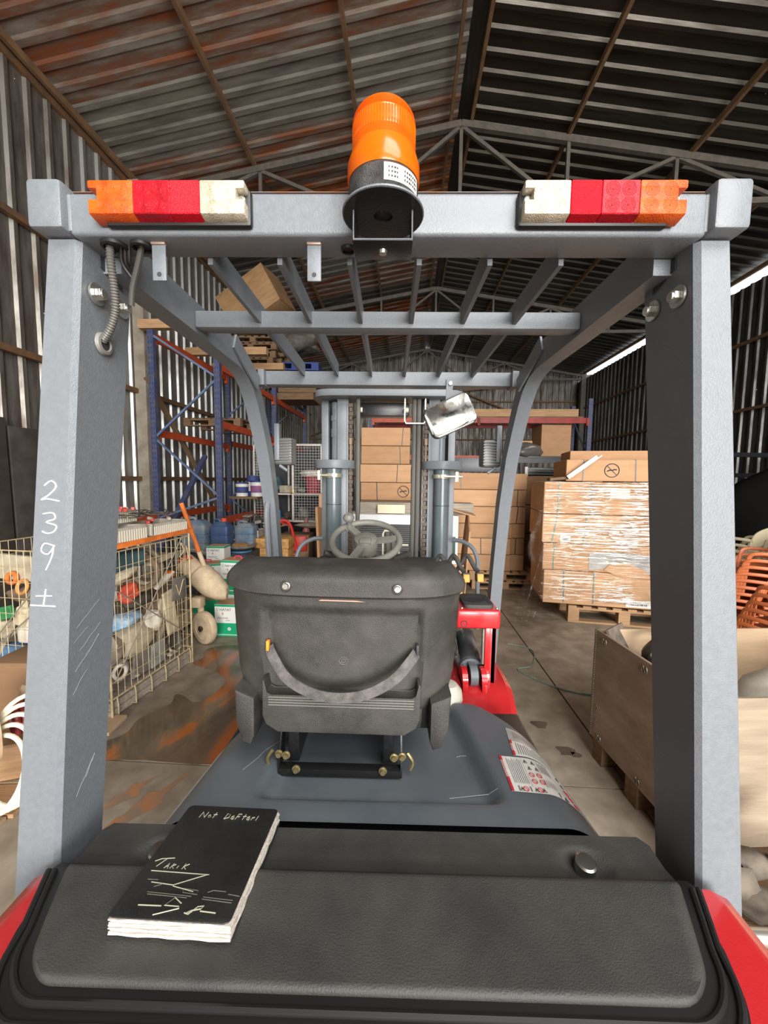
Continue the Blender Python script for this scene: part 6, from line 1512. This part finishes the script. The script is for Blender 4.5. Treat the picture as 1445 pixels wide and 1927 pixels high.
# mesh locker with open door, shelves and its contents
lk = bthing('mesh_locker', 'white framed wire mesh locker with its door open behind the left pillar', 'locker', -2.86, 7.0, 0)
wf = mat('locker_white', (.62, .58, .53), .5, 0, (.45, .4, .35), 10)
def frame_rect(x0, x1, z0, z1, y, r=.018):
    bm = NB()
    for a, b in (((x0, y, z0), (x1, y, z0)), ((x1, y, z0), (x1, y, z1)), ((x1, y, z1), (x0, y, z1)), ((x0, y, z1), (x0, y, z0))): bar(bm, a, b, r * 2, r * 2)
    return bm
def wire_rect(x0, x1, z0, z1, y, sp=.05):
    bm = NB(); n = int((x1 - x0) / sp); m = int((z1 - z0) / sp)
    for k in range(1, n): cyl(bm, (x0 + (x1 - x0) * k / n, y, z0), (x0 + (x1 - x0) * k / n, y, z1), .0028, seg=4)
    for k in range(1, m): cyl(bm, (x0, y + .004, z0 + (z1 - z0) * k / m), (x1, y + .004, z0 + (z1 - z0) * k / m), .0028, seg=4)
    return bm
ob('side_frame', frame_rect(.03, .27, .9, 2.25, .02, .012), wf, lk); ob('side_mesh', wire_rect(.03, .27, .9, 2.25, .02), wf, lk)
dr = ob('open_door', frame_rect(.78, 1.31, .87, 2.26, -.05), wf, lk); ob('door_mesh', wire_rect(.78, 1.31, .87, 2.26, -.05), mat('door_wire', (.5, .5, .47), .5), dr)
bm = NB(); box(bm, .74, .79, -.07, -.05, 1.37, 1.46, .004); ob('door_latch', bm, mat('brass', (.5, .33, .12), .35, .8), dr)
for z in (.87, 1.37):
    bm = NB(); box(bm, .25, 1.32, .0, .6, z - .02, z + .005); ob('shelf', bm, wf, lk, smooth=False)
bm = NB()
for x in (.03, .5, 1.31): box(bm, x - .015, x + .015, .58, .61, 0, 2.2); box(bm, x - .015, x + .015, .0, .03, 0, .9)
ob('locker_post', bm, wf, lk, smooth=False)
bm = NB(); box(bm, .0, 1.4, .64, .66, 0, 2.2); ob('back_sheet', bm, mat('dark_back', (.03, .03, .035), .7), lk, smooth=False)
def tin_pail(label, x, y, z, r, h, body, band, lid=None):
    t = bthing('paint_pail', label, 'pail', x, y, z, 0)
    bm = NB(); lathe(bm, [(0, 0), (r * .92, 0), (r, h), (0, h)], 20); ob('pail_body', bm, body, t)
    bm = NB(); lathe(bm, [(r * .955, h * .25), (r * .985, h * .7)], 20); lathe(bm, [(r * .96 + .001, h * .25), (r * .99 + .002, h * .7)], 20); ob('pail_label', bm, band, t)
    bm = NB(); lathe(bm, [(r * 1.03, h - .02), (r * 1.04, h + .006), (0, h + .008)], 20); ob('pail_lid', bm, lid or body, t)
navy = M_('navy', (.04, .06, .2))
pailw = mat('pail_white', (.62, .6, .56), .5)
bm = NB(); box(bm, 0, .5, 0, .4, 0, .04); bsingle('shelf_board', bm, pallet_wood_dark, 'wooden board carrying the paint pails left of the locker', 'shelf', -3.1, 6.55, 1.285, smooth=False)
tin_pail('white paint pail with a blue lid left of the mesh locker', -2.93, 6.7, 1.327, .11, .24, pailw, navy, navy)
tin_pail('white paint pail with a red and blue label by the mesh locker', -2.66, 6.72, 1.327, .115, .27, pailw, M_('redblue', (.35, .08, .1), (.05, .07, .3)), navy)
tin_pail('blue lidded pail stacked behind the white paint pails', -2.8, 6.88, 1.327, .11, .36, navy, pailw, navy)
x0, y0 = -2.86, 7.0
bm = NB(); lathe(bm, [(0, 0), (.075, 0), (.07, .16), (.03, .2), (.028, .25), (0, .25)], 16); bsingle('blue_bottle', bm, mat('cyan', (.03, .26, .5), .3), 'bright blue bottle on the lower locker shelf', 'bottle', -2.47, 7.2, .877)
bm = NB(); lathe(bm, [(0, 0), (.13, 0), (.17, .3), (.18, .3), (.18, .31), (0, .31)], 20); bsingle('red_bucket', bm, M_('bucket_red', (.35, .03, .05)), 'red bucket on the upper locker shelf', 'bucket', -1.76, 7.2, 1.377)
bm = NB(); lumps(bm, (0, 0, .05), .2, (1.1, .8, .4), .2, 3, 4); bsingle('white_bag', bm, wht, 'white bag lying over the red bucket', 'bag', -1.80, 7.2, 1.70)
for q, (nm_, m_, l, c, x, z, s) in enumerate((('tool_box', dust, 'dusty tool tray with a red print on the upper locker shelf', 'tray', -2.24, 1.45, (.30, .25, .14)), ('dark_bag', tea, 'dark teal bag at the left of the upper locker shelf', 'bag', -2.46, 1.52, (.18, .3, .28)), ('grey_parts', gry, 'grey parts heaped right of the tool tray', 'parts', -2.0, 1.43, (.2, .3, .1)), ('dark_bundle', dgr, 'dark bundle on the lower locker shelf', 'bundle', -2.22, .95, (.25, .3, .15)), ('grey_jacket', gry, 'grey jacket heaped on the lower locker shelf', 'jacket', -1.96, 1.0, (.22, .28, .24)))):
    bm = NB()
    if 'tray' in c: cbox(bm, (0, 0, 0), s, bev=.01)
    else: lumps(bm, (0, 0, 0), .5, s, .4, 3, q + 20)
    bsingle(nm_, bm, m_, l, c, x, 7.25, z, RND.uniform(-10, 10))
# brown cartons beside the locker
carton('tall brown carton standing left of the mast', -1.42, 6.0, 0, .36, .4, .90, -4, m=CARD[2])
carton('brown carton with a white label on the tall one left of the mast', -1.45, 6.02, .905, .36, .36, .24, -2, m=CARD[0])
bm = NB(); box(bm, 0, .26, -.002, 0, 0, .12); bsingle('paper_label', bm, white_print, 'white paper on the carton left of the mast', 'label', -1.40, 6.015, .98, -2, smooth=False)
carton('topmost brown carton left of the mast', -1.40, 6.05, 1.15, .34, .3, .27, 3, m=CARD[1])
bm = NB(); lumps(bm, (0, 0, 0), .2, (1.2, .7, .22), .3, 2, 7); bsingle('grey_sack', bm, M_('sack_grey', (.30, .25, .20)), 'flat brownish sack hanging over the tall carton', 'sack', -1.5, 5.97, .92)
carton('bright orange-brown carton on the floor left of the steering column', -1.50, 5.2, 0, .34, .4, .48, 6, m=mat('cardboard_orange', (.60, .29, .10), .7))
# red hand truck
ht = bthing('hand_truck', 'red tubular hand truck behind the left front pillar', 'hand truck', -1.92, 5.9, 0, 10)
rt = mat('truck_red', (.55, .035, .025), .4)
bm = NB(); tube(bm, catmull([(-.12, 0, .55), (-.16, -.02, .82), (-.12, -.03, .95), (0, -.03, 1.0), (.09, -.03, .95), (.14, -.01, .80), (.20, .02, .45), (.20, .03, .1)], 6), .022, 10); ob('handle_loop', bm, rt, ht)
bm = NB(); tube(bm, [(-.12, 0, .55), (.02, .05, .1)], .022, 8); tube(bm, [(-.1, .0, .45), (.2, .02, .45)], .018, 8); ob('frame_tube', bm, rt, ht)
bm = NB(); M = Matrix.Translation((.24, .02, .13)) @ Matrix.Rotation(PI / 2, 4, 'Y'); lathe(bm, [(0, -.03), (.12, -.03), (.13, 0), (.12, .03), (0, .03)], 20, M); ob('wheel', bm, black_rubber, ht)
bm = NB(); cbox(bm, (.25, .03, .62), (.22, .05, .25), bev=.03); ob('red_guard', bm, rt, ht)
bm = NB(); lathe(bm, [(0, 0), (.06, 0), (.065, .1), (.03, .16), (.025, .2), (.04, .23), (.02, .3), (0, .34)], 14); bsingle('pink_bottle', bm, mat('pink_dim', (.45, .10, .12), .4, 0, (.25, .2, .16), 6), 'pink topped bottle standing in front of the lower locker shelf', 'bottle', -1.72, 6.5, .66)
bm = NB(); box(bm, 0, .9, 0, .35, 0, .655, .01); bsingle('dark_cabinet', bm, M_('cabinet_dark', (.035, .033, .03)), 'dark cabinet carrying the pink topped bottle', 'cabinet', -2.3, 6.45, 0)
bm = NB(); box(bm, 0, .5, 0, .4, 0, .75, .01); bsingle('brown_board_stack', bm, M_('boards', (.30, .19, .10)), 'upright brown boards beside the strandboard box', 'boards', -2.05, 6.0, 0)

# goods on the left rack
pallet('old pallet on the middle level of the left rack', -3.85, 6.5, 2.53, 0, 1.0, 1.2, m=pallet_wood_dark)
for k in range(3):
    bm = NB(); box(bm, 0, 1.5, 0, .11, 0, .13); bsingle('squared_timber', bm, pallet_wood, 'squared timber laid across the top beams of the left rack, %s one' % ['first', 'second', 'third'][k], 'timber', -4.05, (5.72, 6.95, 7.9)[k], 3.86, group='timbers across the left rack', smooth=False)
for k in range(4): pallet('old wooden pallet, %s of the pile on top of the left rack' % ['lowest', 'second', 'third', 'topmost'][k], -3.9 + .04 * k, 8.0, 3.99 + .15 * k, 3 * (k % 2), 1.1, 1.0, m=pallet_wood_dark)
bp_ = bthing('blue_pallet', 'blue plastic pallet on the rear end of the left rack', 'pallet', -3.0, 8.6, 4.05, 4)
for z in (0, .14):
    bm = NB(); box(bm, 0, 1.0, 0, .9, z, z + .035); ob('pallet_deck', bm, mat('pallet_blue', (.02, .045, .20), .45), bp_, smooth=False)
for x in (0, .40, .84):
    bm = NB(); box(bm, x, x + .16, 0, .9, .036, .139); ob('pallet_block', bm, MATS['pallet_blue'], bp_, smooth=False)
for k in range(4):
    carton('worn wooden crate %s under the blue plastic pallet' % ['lowest', 'second', 'third', 'topmost'][k], -2.95 + .05 * k, 8.6, 3.40 + .16 * k, .85, .7, .155, 3 * k, m=pallet_wood_dark, name='worn_crate', cat='crate')
pc = bthing('tilted_crate', 'big brown plywood crate tilted on the goods high on the left rack', 'crate', -3.55, 7.9, 4.62); pc.rotation_euler = (D(8), D(-28), BY + D(-10))
bm = NB(); box(bm, 0, 1.15, 0, .8, 0, .75, .004); ob('crate_body', bm, mat('crate_brown', (.36, .215, .10), .7, 0, (.26, .15, .07), 3, stretch=(1, 1, 4)), pc)
for x in (-.006, 1.138):
    bm = NB(); box(bm, x, x + .018, -.006, .81, .0, .75); ob('crate_edge', bm, MATS['crate_brown'], pc, smooth=False)
bm = NB(); lumps(bm, (0, 0, 0), .5, (1.1, .8, .5), .4, 3, 31); bsingle('wire_bundle', bm, mat('dim_bundle', (.12, .11, .09), .6, 0, (.05, .045, .04), 8), 'dim bundle of wire piled on the pallets high on the left rack', 'bundle', -2.55, 8.6, 4.62)
# dark boards standing along the left wall
for k in range(3):
    bm = NB(); box(bm, 0, .03, 0, .55, 0, 2.25 - .08 * k, .003); bsingle('dark_board', bm, mat('dark_board', (.035, .03, .026), .7, 0, (.06, .05, .042), 4), 'dark wooden board standing against the left wall, %s from the near column' % ['first', 'second', 'third'][k], 'board', -4.20 - .0, 3.3 + .58 * k, 0, ry=-1, group='dark boards on the left wall')
bm = NB(); bar(bm, (0, 0, 0), (0, 2.4, -2.4), .09, .03); bsingle('leaning_timber', bm, mat('brown_timber', (.16, .10, .05), .7), 'brown timber leaning diagonally against the left wall behind the rack', 'timber', -4.10, 5.95, 3.2, smooth=False)
bm = NB(); bar(bm, (0, 0, 0), (.0, 1.4, 1.5), .08, .06); bsingle('leaning_beam', bm, rack_blue, 'dusty blue beam leaning low behind the left rack', 'beam', -3.75, 5.6, .55, smooth=False)

# --- lower left: cable drum, white hose and boards
dr_ = bthing('cable_drum', 'wooden cable drum flange with a maroon coil at the lower left', 'cable drum', -1.96, 1.80, .40, 0)
M = Matrix.Rotation(D(58), 4, 'Z') @ Matrix.Rotation(PI / 2, 4, 'Y')
bm = NB(); lathe(bm, [(.05, 0), (.155, 0), (.16, .004), (.16, .018), (.155, .022), (.05, .022), (.05, 0)], 14, M); ob('flange', bm, plywood_light, dr_)
bm = NB(); lathe(bm, [(.05, -.14), (.155, -.14), (.16, -.12), (.05, -.12)], 14, M); ob('flange', bm, plywood_light, dr_)
bm = NB()
for k in range(4): tube(bm, [M @ Vector((.075 * math.cos(a), .075 * math.sin(a), .03 - .0 - .026 * k)) for a in [2 * PI * q / 28 for q in range(28)]], .013, 8, closed=True)
ob('coil', bm, mat('maroon', (.22, .03, .035), .5), dr_)
hose_m = mat('hose_white', (.72, .66, .50), .45)
for k in range(5):
    bm = NB(); r_ = .21 - .016 * k; tube(bm, [(r_ * math.cos(a) * .7, r_ * math.sin(a) * .45, .20 + r_ * 1.05 * math.sin(a) - .02 * k) for a in [2 * PI * q / 36 for q in range(36)]], .011, 8, closed=True)
    bsingle('white_hose', bm, hose_m, 'loop of cream hose hung under the cable drum, %s from outside' % ['first', 'second', 'third', 'fourth', 'fifth'][k], 'hose', -1.84 - .012 * k, 1.66 - .02 * k, .13, 20, group='cream hose loops')
for k in range(5):
    bm = NB(); box(bm, 0, 1.5, 0, .19, 0, .022, .002, 1); bsingle('floor_board', bm, plywood_light if k % 2 == 0 else pallet_wood, 'pale board on the floor under the cable drum, %s row from the forklift' % ['first', 'second', 'third', 'fourth', 'fifth'][k], 'board', -3.36, 1.26 + .20 * k, .0, 6, group='boards under the cable drum')
bm = NB(); box(bm, 0, .4, 0, .3, 0, .52, .01); bsingle('brown_carton', bm, card_dark, 'brown carton between the wire cage and the cable drum', 'box', -2.44, 2.03, .03, 5)
bm = NB(); box(bm, 0, .5, 0, .2, 0, .2, .01); bsingle('drum_stand', bm, pallet_wood, 'timber block under the cable drum', 'timber', -2.3, 1.72, .03, 20)

# --- floor: puddle with rust, cables, drips
def puddle_material():
    m = bpy.data.materials.new('wet_concrete'); m.use_nodes = True
    nt = m.node_tree; N = nt.nodes; L = nt.links; b = N['Principled BSDF']
    tc = N.new('ShaderNodeTexCoord'); no = N.new('ShaderNodeTexNoise'); no.inputs['Scale'].default_value = 2.1; no.inputs['Detail'].default_value = 7; no.inputs['Distortion'].default_value = 1.2
    mp_ = N.new('ShaderNodeMapping'); mp_.inputs['Scale'].default_value = (1.6, .7, 1); mp_.inputs['Rotation'].default_value = (0, 0, D(30))
    L.new(tc.outputs['Object'], mp_.inputs['Vector']); L.new(mp_.outputs['Vector'], no.inputs['Vector'])
    cr = N.new('ShaderNodeValToRGB'); e = cr.color_ramp.elements; e[0].position = .40; e[0].color = (.095, .074, .052, 1); e[1].position = .64; e[1].color = (.36, .105, .022, 1)
    x = e.new(.54); x.color = (.145, .098, .058, 1)
    L.new(no.outputs['Fac'], cr.inputs['Fac']); L.new(cr.outputs['Color'], b.inputs['Base Color'])
    b.inputs['Roughness'].default_value = .14; b.inputs['Specular IOR Level'].default_value = .5
    return m
wet = puddle_material()
pud = [(-1.90, 3.48), (-1.72, 3.58), (-1.2, 3.6), (-.9, 3.2), (-.9, 2.1), (-1.05, 2.03), (-1.50, 2.03), (-1.80, 2.02), (-1.95, 2.06), (-1.86, 2.16), (-1.78, 2.26), (-1.80, 2.40), (-1.70, 2.58), (-1.72, 2.72), (-1.55, 2.62), (-1.46, 2.70), (-1.44, 2.90), (-1.56, 3.05), (-1.72, 3.12), (-1.88, 3.20), (-1.84, 3.30)]
pc_ = catmull([(x, y, 0) for x, y in pud], 6, closed=True)
bm = NB(); f = bm.faces.new([bm.verts.new((v.x + .012 * noise.noise(v * 9), v.y + .012 * noise.noise(v * 9 + Vector((5, 5, 5))), .0012)) for v in pc_]); bmesh.ops.triangulate(bm, faces=[f])
o = bsingle('puddle', bm, wet, 'rust-stained puddle on the concrete left of the forklift', 'puddle', 0, 0, 0, smooth=False)
bm = NB(); tube(bm, catmull([(1.05, 3.85, .006), (1.25, 3.72, .006), (1.15, 3.4, .006), (1.0, 3.3, .006), (1.25, 3.02, .006), (1.5, 2.95, .006), (1.62, 3.02, .006)], 8), .006, 6); bsingle('floor_cable', bm, M_('cable_green', (.20, .25, .20)), 'thin grey-green cable lying on the floor right of the forklift', 'cable', 0, 0, 0)
for k, (x, y, r_) in enumerate(((.93, 2.55, .05), (1.0, 2.30, .05), (1.05, 2.27, .03))):
    bm = NB(); f = bm.faces.new([bm.verts.new((r_ * math.cos(a) * (1 + .3 * math.sin(3 * a + k)), r_ * math.sin(a) * (1 + .25 * math.cos(2 * a)), .0012)) for a in [2 * PI * q / 24 for q in range(24)]]); bsingle('oil_spot', bm, mat('oil', (.05, .04, .03), .2), 'dark oil spot on the floor right of the hood, %s' % ['farthest', 'nearest the crate', 'smallest'][k], 'spot', x, y, 0, smooth=False, group='oil spots')

wr_ = mat('rust_powder', (.36, .16, .07), .8, 0, (.22, .16, .11), 9, (.4, .6))
for k, (x, y, a, b) in enumerate(((-1.30, 1.72, .05, .20), (-1.42, 1.80, .04, .10))):
    bm = NB(); f = bm.faces.new([bm.verts.new((a * math.cos(t) * (1 + .35 * math.sin(5 * t + k)), b * math.sin(t) * (1 + .3 * math.cos(4 * t + k)), .0012)) for t in [2 * PI * q / 32 for q in range(32)]]); bmesh.ops.triangulate(bm, faces=[f])
    bsingle('rust_stain', bm, wr_, 'rusty stain on the pale concrete beside the hood, %s' % ['longer one', 'shorter one next to the post'][k], 'stain', x, y, 0, -25, smooth=False, group='rust stains')
